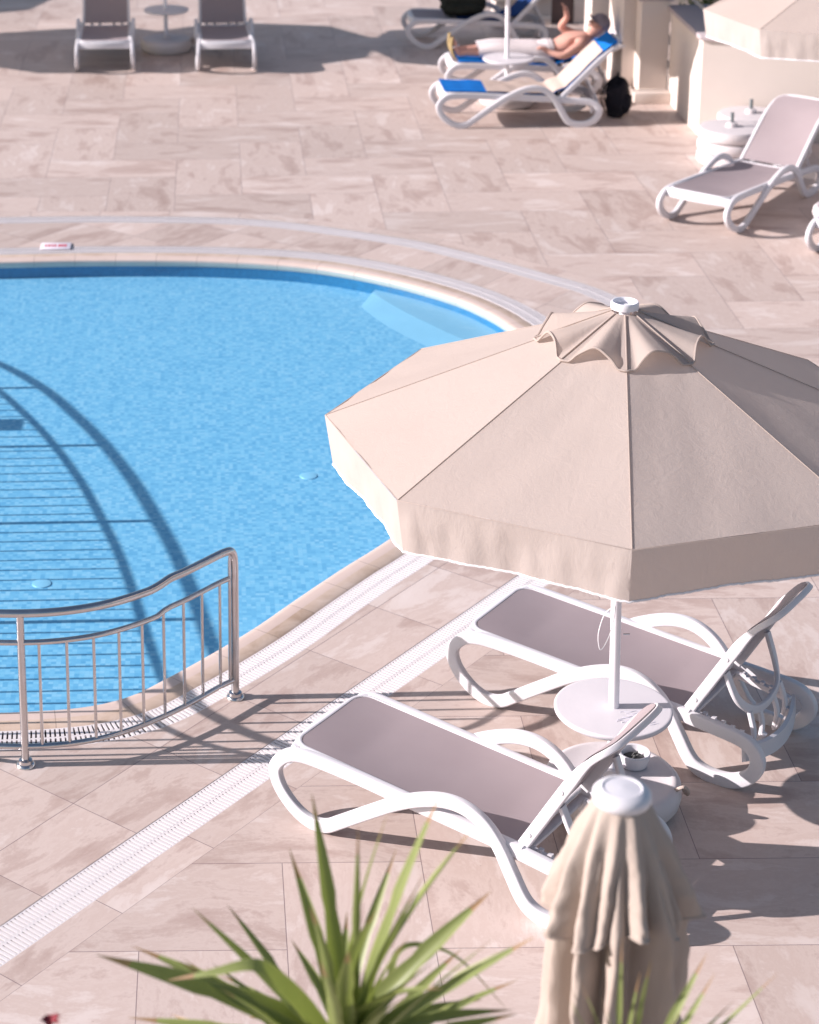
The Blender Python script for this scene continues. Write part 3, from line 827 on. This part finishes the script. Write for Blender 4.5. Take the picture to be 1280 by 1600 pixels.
# ------------------------------------------------------------------ closed parasol in the foreground
cl = empty('closed_parasol', (.738, -3.30, 0)); tag(cl, 'folded beige parasol with white cap in the near foreground', 'parasol')
TZ = 2.40
def fold_r(th_, v, base, A, ph, n=8):
    c = abs(math.cos(n/2*th_+ph)); q = base*(1-A+A*c**.75)
    return q*(1+.05*math.sin(3*th_+v*4)+.04*math.sin(5*th_-v*7+1))
NT_ = 320
rc = random.Random(5)
def pleats(n, seed):
    """irregular fold positions round the pole: angle, depth, width"""
    q = random.Random(seed); return [(2*PI*(i+q.uniform(-.22, .22))/n, q.uniform(.72, 1.08), q.uniform(.85, 1.1), q.uniform(-.25, .25)) for i in range(n)]
def fold_r(a, v, base, A, pl):
    best = 9; dep = 1
    n = len(pl); tot = 0
    for pa, d, w_, dr in pl:
        x = (a-pa-dr*v+PI) % (2*PI)-PI; x = abs(x)/(PI/n*w_)
        tot = max(tot, d*math.exp(-(x*1.35)**2))
    return base*(1-A+A*tot)
PL1, PL2 = pleats(13, 3), pleats(11, 11)
mb = MB(); rows = []
for i in range(70):
    v = i/69; z = TZ-.03-1.55*v; base = .058+.108*min(1, v/.17)**.9+.008*math.sin(v*11)+.095*v
    A = .05+.50*min(1, v/.2); row = []
    for j in range(NT_):
        a = 2*PI*j/NT_; q = fold_r(a, v*2.0, base, A, PL2); q *= 1+.09*noise.noise(Vector((math.cos(a)*3, math.sin(a)*3, v*9)))+.06*noise.noise(Vector((math.cos(a)*9, math.sin(a)*9, v*20)))+.02*noise.noise(Vector((math.cos(a)*20, math.sin(a)*20, v*45)))
        row.append((q*math.cos(a), q*math.sin(a), z))
    rows.append(row)
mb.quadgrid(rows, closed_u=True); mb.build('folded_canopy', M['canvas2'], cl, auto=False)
mb = MB(); rows = []
for i in range(40):
    v = i/39; base = .066+.150*v**.85
    A = .02+.42*v**.8; row = []
    for j in range(NT_):
        a = 2*PI*j/NT_
        q = fold_r(a, v, base, A, PL1)
        c = fold_r(a, v, 1.0, 1.0, PL1)
        q *= 1+.07*noise.noise(Vector((math.cos(a)*2.5+5, math.sin(a)*2.5, v*3)))+.045*v*noise.noise(Vector((math.cos(a)*8, math.sin(a)*8, v*9)))+.02*v*noise.noise(Vector((math.cos(a)*19, math.sin(a)*19, v*16)))
        L_ = .30+.026*math.sin(2*a+1)+.012*math.sin(5*a)+.015*(1-c)
        row.append((q*math.cos(a), q*math.sin(a), TZ-.01-L_*v))
    rows.append(row)
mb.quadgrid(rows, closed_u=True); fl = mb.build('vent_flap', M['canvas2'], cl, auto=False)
mb = MB(); mb.tube(rows[-1], .0035, 6, closed=True); mb.build('hem', M['canvas2'], fl)
mb = MB(); mb.lathe([(.060, -.02), (.070, -.012), (.075, .0), (.073, .012), (.064, .021), (.050, .026), (.047, .023), (.02, .026), (.0, .027)], 48, (0, 0, TZ)); mb.build('cap', M['white'], cl)
mb = MB(); mb.tube([(0, 0, .02), (0, 0, TZ)], .024, 12); mb.build('pole', M['whitedim'], cl)
cb = copy_tree(b1, cl)

# ------------------------------------------------------------------ yuccas
def blade(mb, p0, p1, w_, bow, fold=.35, twist=0.0, sag=0.0):
    p0, p1 = Vector(p0), Vector(p1); L = (p1-p0).length; d = (p1-p0).normalized()
    side = d.cross(Vector((0, 0, 1)));
    if side.length < .1: side = Vector((1, 0, 0))
    side.normalize(); side = Matrix.Rotation(twist, 3, d) @ side
    nn = side.cross(d); n = 16; rows = []; uvs = []
    for i in range(n+1):
        t = i/n; c = p0+d*L*t+nn*bow*math.sin(PI*t)*L+Vector((0, 0, -sag*t**2.6*L))
        ww = w_*(0.62+.38*math.sin(PI*min(1, t*1.6)**.9) if t < .6 else 1)*(1-max(0, (t-.35)/.65)**1.7)
        ww = max(ww, .0008)
        rows.append([c-side*ww/2+nn*ww*fold*.5, c-side*ww*.25+nn*ww*fold*.15, c, c+side*ww*.25+nn*ww*fold*.15, c+side*ww/2+nn*ww*fold*.5])
        uvs.append([(0, t), (.25, t), (.5, t), (.75, t), (1, t)])
    mb.quadgrid(rows, uvs=uvs)
def unproj(x, y, yy):
    d = F+Rv*((x-x0)/f_px)+Dv*((y-y0)/f_px); t = (yy-CY)/d.y; return Vector((CX, CY, CH))+d*t
yu = empty('yucca', (0, 0, 0)); tag(yu, 'spiky green yucca with pointed leaves in the left foreground', 'plant')
crown = unproj(535, 1665, -3.75)
mb = MB()
LV = [(487, 1238, .10, .026, 0), (452, 1325, .16, .024, 0), (609, 1262, -.05, .026, 0), (690, 1238, .02, .028, .1), (744, 1288, -.06, .034, -.1), (768, 1392, .1, .030, .2), (838, 1463, -.12, .038, .15), (812, 1530, .08, .032, .1),
      (300, 1418, .05, .022, -.1), (150, 1492, -.02, .036, -.3), (206, 1478, .12, .022, -.1), (285, 1497, .2, .018, 0), (345, 1545, -.1, .022, 0), (455, 1468, .22, .022, 0), (620, 1325, .22, .018, 0), (722, 1482, .25, .022, .4), (268, 1585, .3, .02, 0),
      (660, 1370, -.2, .016, .2), (560, 1290, -.15, .014, 0), (590, 1420, -.3, .026, .3), (500, 1500, -.35, .028, -.3), (640, 1555, -.35, .028, .3), (420, 1600, -.3, .028, -.2), (780, 1600, -.1, .026, .2), (200, 1590, .1, .024, 0)]
rl = random.Random(21)
for k in range(22):
    a = rad(rl.uniform(-5, 185)); L_ = rl.uniform(150, 330)*(1 if 35 < math.degrees(a) < 150 else .85)
    LV.append((535+L_*math.cos(a)*1.05, 1660-L_*math.sin(a)*.95, rl.uniform(-.35, .35), rl.uniform(.020, .030), rl.uniform(-.4, .4)))
for i, (x, y, dy, w_, tw) in enumerate(LV):
    tip = unproj(x, y, -3.75+dy*1.2); a = crown+Vector((random.uniform(-.03, .03), random.uniform(-.03, .03), random.uniform(-.06, .06)))
    mb = MB(); blade(mb, a, tip, w_*1.85, random.uniform(.0, .05)*(1 if x > 535 else 1), .4, tw+random.uniform(-.5, .5), 0.0); mb.build('leaf', M['leaf'], yu)
# two bent leaves
for pts, w_ in (([crown, unproj(480, 1580, -3.85), unproj(430, 1528, -3.9), unproj(395, 1508, -3.92), unproj(330, 1520, -3.92), unproj(262, 1532, -3.9)], .050), ([crown, unproj(600, 1560, -3.7), unproj(620, 1490, -3.65), unproj(660, 1476, -3.62), unproj(720, 1500, -3.6), unproj(790, 1575, -3.6)], .018)):
    mb = MB(); P = spline(pts, 5); n = len(P); rows = []; uvs = []
    for i, p in enumerate(P):
        t = (P[min(i+1, n-1)]-P[max(i-1, 0)]).normalized(); v = i/(n-1); ww = w_*(1-v**1.6)+.001
        sd = t.cross(Vector((0, -.6, .8))).normalized(); nn = sd.cross(t)
        rows.append([p-sd*ww/2+nn*ww*.12, p, p+sd*ww/2+nn*ww*.12]); uvs.append([(0, v), (.5, v), (1, v)])
    mb.quadgrid(rows, uvs=uvs); mb.build('leaf', M['leaf'], yu)
for k in range(26):
    a = k*2.4; e = random.uniform(-.5, .35); Ln = random.uniform(.35, .5)
    d = Vector((math.cos(a)*math.cos(e), math.sin(a)*math.cos(e)-.25, math.sin(e)-.25)).normalized()
    mb = MB(); blade(mb, crown+Vector((0, 0, -.06-.01*k*.4)), crown+d*Ln+Vector((0, 0, -.10)), .032, .04, .35, 0, .1); mb.build('leaf', M['leaf'], yu)
mb = MB(); mb.tube([(crown.x+.03, crown.y, 0.0), (crown.x+.01, crown.y+.01, 1.0), (crown.x, crown.y, crown.z-.05)], .055, 14, scale=[1.3, 1.05, .9]); mb.build('trunk', M['bark'], yu)
yu2 = empty('yucca', (0, 0, 0)); tag(yu2, 'thin bright green yucca shoots in front of the folded parasol', 'plant')
cr2 = unproj(985, 1760, -3.95)
LV2 = [(972, 1462, 0, .014), (1018, 1500, -.05, .014), (880, 1545, .0, .012), (905, 1530, -.1, .013), (1000, 1520, .05, .012), (1106, 1488, .12, .022), (1118, 1520, .05, .018), (1146, 1565, .1, .020), (1216, 1520, .16, .020), (940, 1560, -.1, .012), (1060, 1580, -.1, .014), (868, 1590, -.1, .014), (1240, 1620, .1, .016), (820, 1640, .1, .016)]
for x, y, dy, w_ in LV2:
    tip = unproj(x, y, -3.95+dy*.7); mb = MB(); blade(mb, cr2+Vector((random.uniform(-.03, .03), random.uniform(-.02, .02), 0)), tip, w_*1.3, random.uniform(0, .05), .4, random.uniform(-.6, .6)); mb.build('leaf', M['leaf'], yu2)
mb = MB(); mb.tube([(cr2.x, cr2.y, 0), (cr2.x, cr2.y, cr2.z)], .04, 12); mb.build('trunk', M['bark'], yu2)
# flower tip at the lower left corner
fp = unproj(78, 1604, -3.9)
fl_ = empty('flower', fp); tag(fl_, 'tiny dark red blossom poking in at the lower left corner', 'flower')
mb = MB()
for k in range(9):
    a = k*2.4; rr = .012+.004*(k % 3)
    rows = []
    for i in range(6):
        t = i/5; ww = .010*math.sin(PI*min(1, t*.9+.1))
        c = Vector((math.cos(a)*rr*t*1.3, math.sin(a)*rr*t*1.3, .014*math.sin(t*2.2)+.002*k*.5)); sd = Vector((-math.sin(a), math.cos(a), 0))
        rows.append([c-sd*ww+Vector((0, 0, .003)), c, c+sd*ww+Vector((0, 0, .003))])
    mb.quadgrid(rows)
mb.build('petal', M['petal'], fl_)
mb = MB(); mb.tube([(0, 0, 0), (.01, 0, -.3), (.0, .02, -fp.z)], .004, 6); mb.build('stem', M['leaf2'], fl_)

# ------------------------------------------------------------------ towels, bags
def towel(name, lg, u0, u1, w0, mat, label, off=.012, ripple=.004, side_drop=0.0):
    """a cloth following seat then backrest; parameter in metres along the surface"""
    def surf(s):
        if s < .985: return Vector((s, 0, seat_z(s)+.022)), Vector((0, 0, 1))
        t = min(1.0, (s-.985)/bl[-1]); p = back_at(t, .018); q = back_at(min(1, t+.02), .018); 
        if t >= .98: q, p2 = p, back_at(.96, .018); d = (p-p2).normalized()
        else: d = (q-p).normalized()
        return p, Vector((-d.z, 0, d.x))
    mb = MB(); rows = []; n = int((u1-u0)/.025)
    for i in range(n+1):
        s = u0+(u1-u0)*i/n; p, nn = surf(s); row = []
        if .90 < s < 1.07:
            pa_, _ = surf(.90); pb_, nb = surf(1.07); t = (s-.90)/.17; p = pa_.lerp(pb_, t)+Vector((-.015, 0, .02))*math.sin(PI*t)*.3; nn = Vector((0, 0, 1)).lerp(nb, t).normalized()
        for j in range(15):
            y = w0*(j/7-1)+.006*math.sin(s*9); h = off+ripple*noise.noise(Vector((s*7, y*6, off*100)))*2
            row.append(p+nn*h+Vector((0, y, 0)))
        rows.append(row)
    mb.quadgrid(rows)
    b = len(mb.v); rows2 = [[Vector(q)-Vector((0, 0, .006)) for q in r_] for r_ in rows]; mb.quadgrid(rows2)
    o = mb.build(name, mat); o.location = lg.location; o.rotation_euler = lg.rotation_euler
    tag(o, label, 'towel'); return o
towel('towel', L4, -.165, 1.74, .255, M['blue'], 'bright blue towel spread over the whole front lounger, showing at its foot and head')
towel('towel', L4, .26, 1.58, .245, M['beigetowel'], 'beige towel laid over the blue towel on the front lounger', .024)
set_back(BACK_LO)
towel('towel', L5, -.10, 1.80, .25, M['blue'], 'blue towel under the sunbather')
set_back(BACK2)
towel('towel', L6, .35, 1.70, .25, M['navy'], 'navy towel on the farthest lounger beside the black bag')
# crumpled blue towel end at the head of the front lounger
def blob(name, mat, loc, sc3, seed, amp, label=None, cat=None, parent=None, rot=0, nf=2.0):
    bm = bmesh.new(); bmesh.ops.create_icosphere(bm, subdivisions=4, radius=1)
    for v in bm.verts:
        n_ = noise.noise(v.co*nf+Vector((seed, 0, 0))); n2 = noise.noise(v.co*nf*3+Vector((seed, 5, 0)))
        sq = Vector([math.copysign(abs(c)**.75, c) for c in v.co]); v.co = sq*(1+amp*n_+amp*.4*n2); v.co = Vector((v.co.x*sc3[0], v.co.y*sc3[1], v.co.z*sc3[2]))
    me = bpy.data.meshes.new(name); bm.to_mesh(me); bm.free(); me.materials.append(mat); me.polygons.foreach_set('use_smooth', [True]*len(me.polygons))
    o = bpy.data.objects.new(name, me); col.objects.link(o); o.location = loc; o.rotation_euler = (0, 0, rot)
    if parent: o.parent = parent
    if label: tag(o, label, cat)
    return o
def bag(name, label, loc, sx, sy, sz, mat, rot, cat):
    r = empty(name, loc, rot); tag(r, label, cat)
    blob('body', mat, (0, 0, sz), (sx, sy, sz), 3.3, .22, parent=r)
    blob('pocket', mat, (0, -sy*.9, sz*.75), (sx*.7, sy*.4, sz*.5), 8.1, .2, parent=r)
    for s in (-1, 1):
        mb = MB(); mb.sweep(spline([(s*sx*.45, -sy*.2, sz*1.9), (s*sx*.5, sy*.9, sz*1.75), (s*sx*.55, sy*1.35, sz*1.0), (s*sx*.5, sy*.9, sz*.25)], 6), rrect(.035, .008, .003, 2), side=(1, 0, 0)); mb.build('strap', mat, r)
    mb = MB(); mb.tube(spline([(-sx*.2, 0, sz*1.9), (0, 0, sz*2.25), (sx*.2, 0, sz*1.9)], 6), .010, 8); mb.build('handle', mat, r)
    return r
bag('backpack', 'black backpack leaning by the head end of the towel-draped lounger', (3.83, 12.86, 0), .13, .11, .20, M['black'], 1.2, 'backpack')
bag('bag', 'soft black bag lying on the farthest lounger', (L6.location.x+.42, L6.location.y-.02, .345), .27, .16, .13, M['blackgreen'], 0.1, 'bag')

# ------------------------------------------------------------------ sunbather
def skin_mesh(name, joints, edges, mat, parent, sub=2, root=0):
    me = bpy.data.meshes.new(name); me.from_pydata([j[:3] for j in joints], edges, [])
    o = bpy.data.objects.new(name, me); col.objects.link(o)
    md = o.modifiers.new('s', 'SKIN'); md.use_smooth_shade = True
    for i, j in enumerate(joints):
        sv = me.skin_vertices[0].data[i]; r_ = j[3]; sv.radius = (r_, j[4] if len(j) > 4 else r_); sv.use_root = (i == root)
    sm = o.modifiers.new('d', 'SUBSURF'); sm.levels = sub; sm.render_levels = sub
    bpy.context.view_layer.update()
    dg = bpy.context.evaluated_depsgraph_get(); ev = o.evaluated_get(dg); nm = bpy.data.meshes.new_from_object(ev)
    o.modifiers.clear(); o.data = nm; nm.materials.clear(); nm.materials.append(mat)
    nm.polygons.foreach_set('use_smooth', [True]*len(nm.polygons))
    bpy.data.meshes.remove(me); o.parent = parent
    return o
def rest(u, h):   # point above seat/back at u along the lounger
    if u < 1.0: return Vector((u, 0, seat_z(u)+.03+h))
    p = back_at((u-1.0)/bl[-1], .03+h); return p
set_back(BACK_LO)
PS = empty('person', L5.location, L5.rotation_euler[2]); tag(PS, 'person lying back on a lounger in white shorts and grey cap, one hand raised', 'person')
J = []; E_ = []
def j(u, y, h, r1, r2=None, abs_=False):
    p = Vector((u, 0, h)) if abs_ else rest(u, h)
    J.append((p.x, y, p.z, r1, r2 if r2 else r1)); return len(J)-1
def link(*ids):
    for a, b in zip(ids, ids[1:]): E_.append((a, b))
pel = j(.80, 0, .10, .15, .105); ab = j(.96, 0, .12, .145, .105); ch = j(1.12, 0, .125, .165, .115); up = j(1.27, 0, .115, .135, .09); nk_ = j(1.37, 0, .12, .058)
hd0 = j(1.43, 0, .15, .075, .085); hd1 = j(1.49, 0, .185, .085, .10); hd2 = j(1.54, 0, .205, .060, .075)
link(pel, ab, ch, up, nk_, hd0, hd1, hd2)
for sgn in (1, -1):
    hp = j(.80, sgn*.095, .085, .095); th_ = j(.58, sgn*.105, .10, .082); kn = j(.38, sgn*.105, .105 if sgn > 0 else .13, .060); cf = j(.20, sgn*.10, .085, .058); ak = j(-.03, sgn*.095, .065, .038); hl = j(-.085, sgn*.095, .045, .036)
    ft = j(-.125, sgn*.10, .13, .036, .028); to = j(-.135, sgn*.11, .20, .036, .018)
    link(pel, hp, th_, kn, cf, ak, hl, ft, to)
# near arm lies along the body, far arm raised with the hand towards the face
sh = j(1.25, -.19, .10, .062); elb = j(1.03, -.27, .08, .045); wr = j(.86, -.22, .13, .030); link(up, sh, elb, wr)
pm = j(.80, -.20, .17, .036, .018); link(wr, pm)
for k in range(5):
    a = j(.765-.004*abs(k-1.5) if k != 4 else .80, -.20+(k-1.5)*.021 if k != 4 else -.155, .178, .0095); b = j(.73-.006*abs(k-1.5) if k != 4 else .785, -.20+(k-1.5)*.023 if k != 4 else -.14, .165, .0085); link(pm, a, b)
sh2 = j(1.25, .19, .12, .062)
S2 = Vector(J[sh2][:3])
E2 = S2+Vector((-.16, .0, .10)); W2 = E2+Vector((.05, -.13, .13)); P2_ = W2+Vector((-.02, -.02, .075))
for q, r_ in ((E2, .045), (W2, .031), (P2_, .036)): J.append((q.x, q.y, q.z, r_, r_*.8 if q is P2_ else r_))
link(sh2, len(J)-3, len(J)-2, len(J)-1); link(up, sh2); pm2 = len(J)-1
for k in range(5):
    oy = (k-1.5)*.021 if k != 4 else -.05
    a = P2_+Vector((-.012, oy, .045 if k != 4 else .01)); b = P2_+Vector((-.045, oy*1.15, (.080-.006*abs(k-1.5)) if k != 4 else .035))
    J.append((*a, .0095, .0095)); J.append((*b, .0085, .0085)); link(pm2, len(J)-2, len(J)-1)
body = skin_mesh('body', J, E_, M['skin'], PS)
# clothes
def limb(mb, pts, radii, n=20, fl=.85, seed=0):
    P = spline(pts, 5); m_ = len(P); rows = []
    for i, p in enumerate(P):
        t = (P[min(i+1, m_-1)]-P[max(i-1, 0)]).normalized(); sd = Vector((0, 1, 0)); sd = (sd-t*sd.dot(t)).normalized(); nn = t.cross(sd)
        f = i/(m_-1)*(len(radii)-1); a = int(min(f, len(radii)-2)); rr = radii[a]+(radii[a+1]-radii[a])*(f-a)
        rows.append([p+sd*math.cos(2*PI*k/n)*rr*(1+.05*noise.noise(Vector((i*.4, k*.6, seed))))+nn*math.sin(2*PI*k/n)*rr*fl for k in range(n)])
    mb.quadgrid(rows, closed_u=True)
mb = MB()
for sgn in (1, -1): limb(mb, [rest(.86, .09)+Vector((0, sgn*.09, 0)), rest(.72, .10)+Vector((0, sgn*.10, 0)), rest(.55, .105)+Vector((0, sgn*.105, 0)), rest(.32, .115)+Vector((0, sgn*.105, 0)), rest(.12, .09)+Vector((0, sgn*.10, 0))], [.118, .118, .105, .090, .078], seed=sgn)
limb(mb, [rest(.92, .115), rest(.86, .105), rest(.76, .09)], [.165, .178, .165], n=28, fl=.72)
mb.build('trousers', M['linen'], PS)
for sgn in (1, -1):
    mb = MB(); 
    c = rest(-.12, .12); q = []
    limb(mb, [rest(-.105, .01)+Vector((-.015, sgn*.095, 0)), rest(-.125, .08)+Vector((-.03, sgn*.10, 0)), rest(-.13, .15)+Vector((-.035, sgn*.105, 0)), rest(-.13, .235)+Vector((-.03, sgn*.11, 0))], [.030, .042, .044, .030], fl=.45)
    o = mb.build('sandal', M['sandal'], PS)
    mb = MB(); mb.sweep(spline([rest(-.13, .13)+Vector((-.03, sgn*.10-.045, 0)), rest(-.09, .15)+Vector((.0, sgn*.10, 0)), rest(-.13, .13)+Vector((-.03, sgn*.10+.045, 0))], 5), rrect(.03, .006, .002, 2)); mb.build('strap', M['plate'], o)
Hc = Vector(J[hd1][:3]); back_dir = (Vector(J[hd2][:3])-Vector(J[hd0][:3])).normalized(); outn = Vector((-back_dir.z, 0, back_dir.x))
bm = bmesh.new(); bmesh.ops.create_uvsphere(bm, u_segments=24, v_segments=14, radius=1)
basis = Matrix((outn, Vector((0, 1, 0)), back_dir)).transposed()
for v in bm.verts:
    c = v.co; c = Vector((c.x*.112, c.y*.098, max(c.z, -.15)*.112)); v.co = basis @ c+Hc+back_dir*.035
me = bpy.data.meshes.new('cap'); bm.to_mesh(me); bm.free(); me.materials.append(M['greycap']); me.polygons.foreach_set('use_smooth', [True]*len(me.polygons))
capo = bpy.data.objects.new('cap', me); col.objects.link(capo); capo.parent = PS
mb = MB(); rows = []
for i in range(6):
    rr = .095+.075*i/5; rows.append([basis @ Vector((rr*math.cos(a), rr*.72*math.sin(a), .012+.010*math.cos(a*2)-.02*i/5))+Hc+back_dir*.02 for a in [(-1.15+2.3*k/12) for k in range(13)]])
mb.quadgrid(rows); mb.build('visor', M['greycap'], capo)
mb = MB()   # face: eyes, nose, mouth, ears
for sy in (-.034, .034):
    c = basis @ Vector((.082, sy, -.008))+Hc
    mb.lathe([(0.0, -.008), (.010, -.004), (.012, 0), (.010, .005), (0, .008)], 10, c)
mb.build('eye', M['hair'], body)
mb = MB(); mb.tube([basis @ Vector(q)+Hc for q in ((.082, 0, .0), (.104, 0, -.030), (.088, 0, -.042))], .013, 8, scale=[.6, 1, .8]); mb.build('nose', M['skin'], body)
mb = MB(); mb.tube([basis @ Vector(q)+Hc for q in ((.078, -.024, -.064), (.088, 0, -.062), (.078, .024, -.064))], .006, 8); mb.build('mouth', M['petal'], body)
for sy in (-1, 1):
    mb = MB(); mb.tube([basis @ Vector(q)+Hc for q in ((0, sy*.088, .02), (-.012, sy*.098, 0), (0, sy*.090, -.03))], .012, 8); mb.build('ear', M['skin'], body)

# ------------------------------------------------------------------ walls and building at the upper right
def wallthing(name, label, cat='wall'):
    r = empty(name); tag(r, label, cat); return r
w1 = wallthing('garden_wall', 'cream rendered parapet wall with grey capstone at the upper right')
def prism(mb, pts, z0, z1):
    b = len(mb.v); n = len(pts); mb.v += [(x, y, z0) for x, y in pts]+[(x, y, z1) for x, y in pts]
    mb.f.append(tuple(reversed(range(b, b+n)))); mb.f.append(tuple(range(b+n, b+2*n)))
    for i in range(n): mb.f.append((b+i, b+(i+1) % n, b+n+(i+1) % n, b+n+i))
mb = MB(); prism(mb, [(4.48, 12.07), (12.0, 9.9), (12.0, 10.2), (4.70, 12.32), (4.70, 13.50), (4.48, 13.50)], 0, .95); mb.build('wall', M['stucco'], w1, smooth=False)
mb = MB(); prism(mb, [(4.445, 12.045), (12.0, 9.865), (12.0, 10.8), (5.2, 12.8), (5.2, 13.55), (4.445, 13.55)], .952, 1.0); mb.build('capstone', M['capstone'], w1, bevel=.006)
w2 = wallthing('garden_wall', 'stepped cream wall pier behind the corner of the parapet, with a ledge at its foot')
mb = MB(); mb.box(4.18, 4.47, 13.52, 13.95, 0, 1.05); mb.box(4.05, 4.25, 13.80, 14.6, 0, 1.05); mb.build('pier', M['stucco'], w2, smooth=False)
mb = MB(); mb.box(4.10, 4.475, 13.34, 13.52, 0, .12); mb.box(3.95, 4.12, 13.55, 13.8, 0, .12); mb.build('plinth', M['stucco'], w2, bevel=.01)
mb = MB(); mb.box(4.14, 4.50, 13.49, 13.97, 1.05, 1.10); mb.build('capstone', M['capstone'], w2, bevel=.006)
w3 = wallthing('column', 'tall cream rendered pillar behind the sunbather, catching the sun', 'pillar')
mb = MB(); mb.box(3.92, 4.18, 14.95, 15.35, .14, 2.6); mb.build('shaft', M['stucco'], w3, smooth=False)
mb = MB(); mb.box(3.88, 4.22, 14.91, 15.39, 0, .14); mb.build('plinth', M['stucco'], w3, bevel=.01)
w4 = wallthing('building', 'low cream building front with a brown opening at the top of the picture', 'building')
mb = MB(); mb.box(3.2, 3.88, 17.4, 17.8, .0, 3.0); mb.box(4.16, 9.0, 17.4, 17.8, 0, 3.0); mb.box(3.88, 4.16, 17.4, 17.8, 2.1, 3.0); mb.build('wall', M['stucco'], w4, smooth=False)
mb = MB(); mb.box(3.88, 4.16, 17.46, 17.5, 0, 2.1); mb.build('door', M['brown'], w4, smooth=False)
mb = MB(); mb.box(3.15, 3.87, 17.33, 17.4, .0, .10); mb.box(3.15, 3.87, 17.34, 17.4, .30, .36); mb.build('skirting', M['stucco'], w4, bevel=.006)
# tube rail on top of the wall with a bracket, and dark shrubs beyond
tr_ = empty('wall_rail'); tag(tr_, 'slanting grey tube rail with bracket on top of the parapet wall', 'rail')
mb = MB(); mb.tube([(4.62, 12.22, 1.12), (4.64, 14.6, 1.12)], .022, 10); mb.build('tube', M['steel'], tr_)
mb = MB(); mb.box(4.60, 4.66, 12.45, 12.50, 1.0, 1.11); mb.box(4.60, 4.66, 13.9, 13.95, 1.1, 1.11); mb.build('bracket', M['whitedim'], tr_, bevel=.004)
bc = blob('cloth', M['blue'], (4.50, 13.95, 1.16), (.10, .12, .07), 2.2, .3, 'blue cloth lying on top of the wall pier', 'cloth')
def shrub(loc, r3, n, label, seed):
    rnd = random.Random(seed); r = empty('shrub', loc); tag(r, label, 'shrub', 'dark shrubs beyond the wall')
    mb = MB()
    for i in range(n):
        while True:
            v = Vector((rnd.uniform(-1, 1), rnd.uniform(-1, 1), rnd.uniform(-1, 1)))
            if v.length < 1 and v.length > .3 and noise.noise(v*2.3+Vector((seed, 0, 0))) > -.18: break
        c = Vector((v.x*r3[0], v.y*r3[1], v.z*r3[2]+r3[2])); a = Vector((rnd.uniform(-1, 1), rnd.uniform(-1, 1), rnd.uniform(-.5, 1))).normalized(); b = a.cross(Vector((0, 0, 1))).normalized()
        L_ = rnd.uniform(.05, .10); W_ = L_*.22
        k = len(mb.v); mb.v += [c, c+a*L_*.5+b*W_, c+a*L_, c+a*L_*.5-b*W_]; mb.f.append((k, k+1, k+2, k+3)); mb.uv[len(mb.f)-1] = [(.5, 0), (.8, .5), (.5, .8), (.2, .5)]
    mb.build('crown', M['leaf2'], r, smooth=False)
    mb = MB()
    for q in range(5):
        mb.tube([(0, 0, 0), (rnd.uniform(-.2, .2), rnd.uniform(-.2, .2), r3[2]*.8), (rnd.uniform(-.5, .5)*r3[0], rnd.uniform(-.5, .5)*r3[1], r3[2]*1.5)], .02, 6, scale=[1, .7, .3])
    mb.build('stem', M['bark'], r)
shrub((5.35, 14.6, .1), (.55, .6, .75), 4200, 'dense dark shrub directly beyond the wall rail', 1)
shrub((6.35, 14.4, .1), (.55, .6, .70), 3600, 'dark shrub half hidden by the upper right parasol', 2)
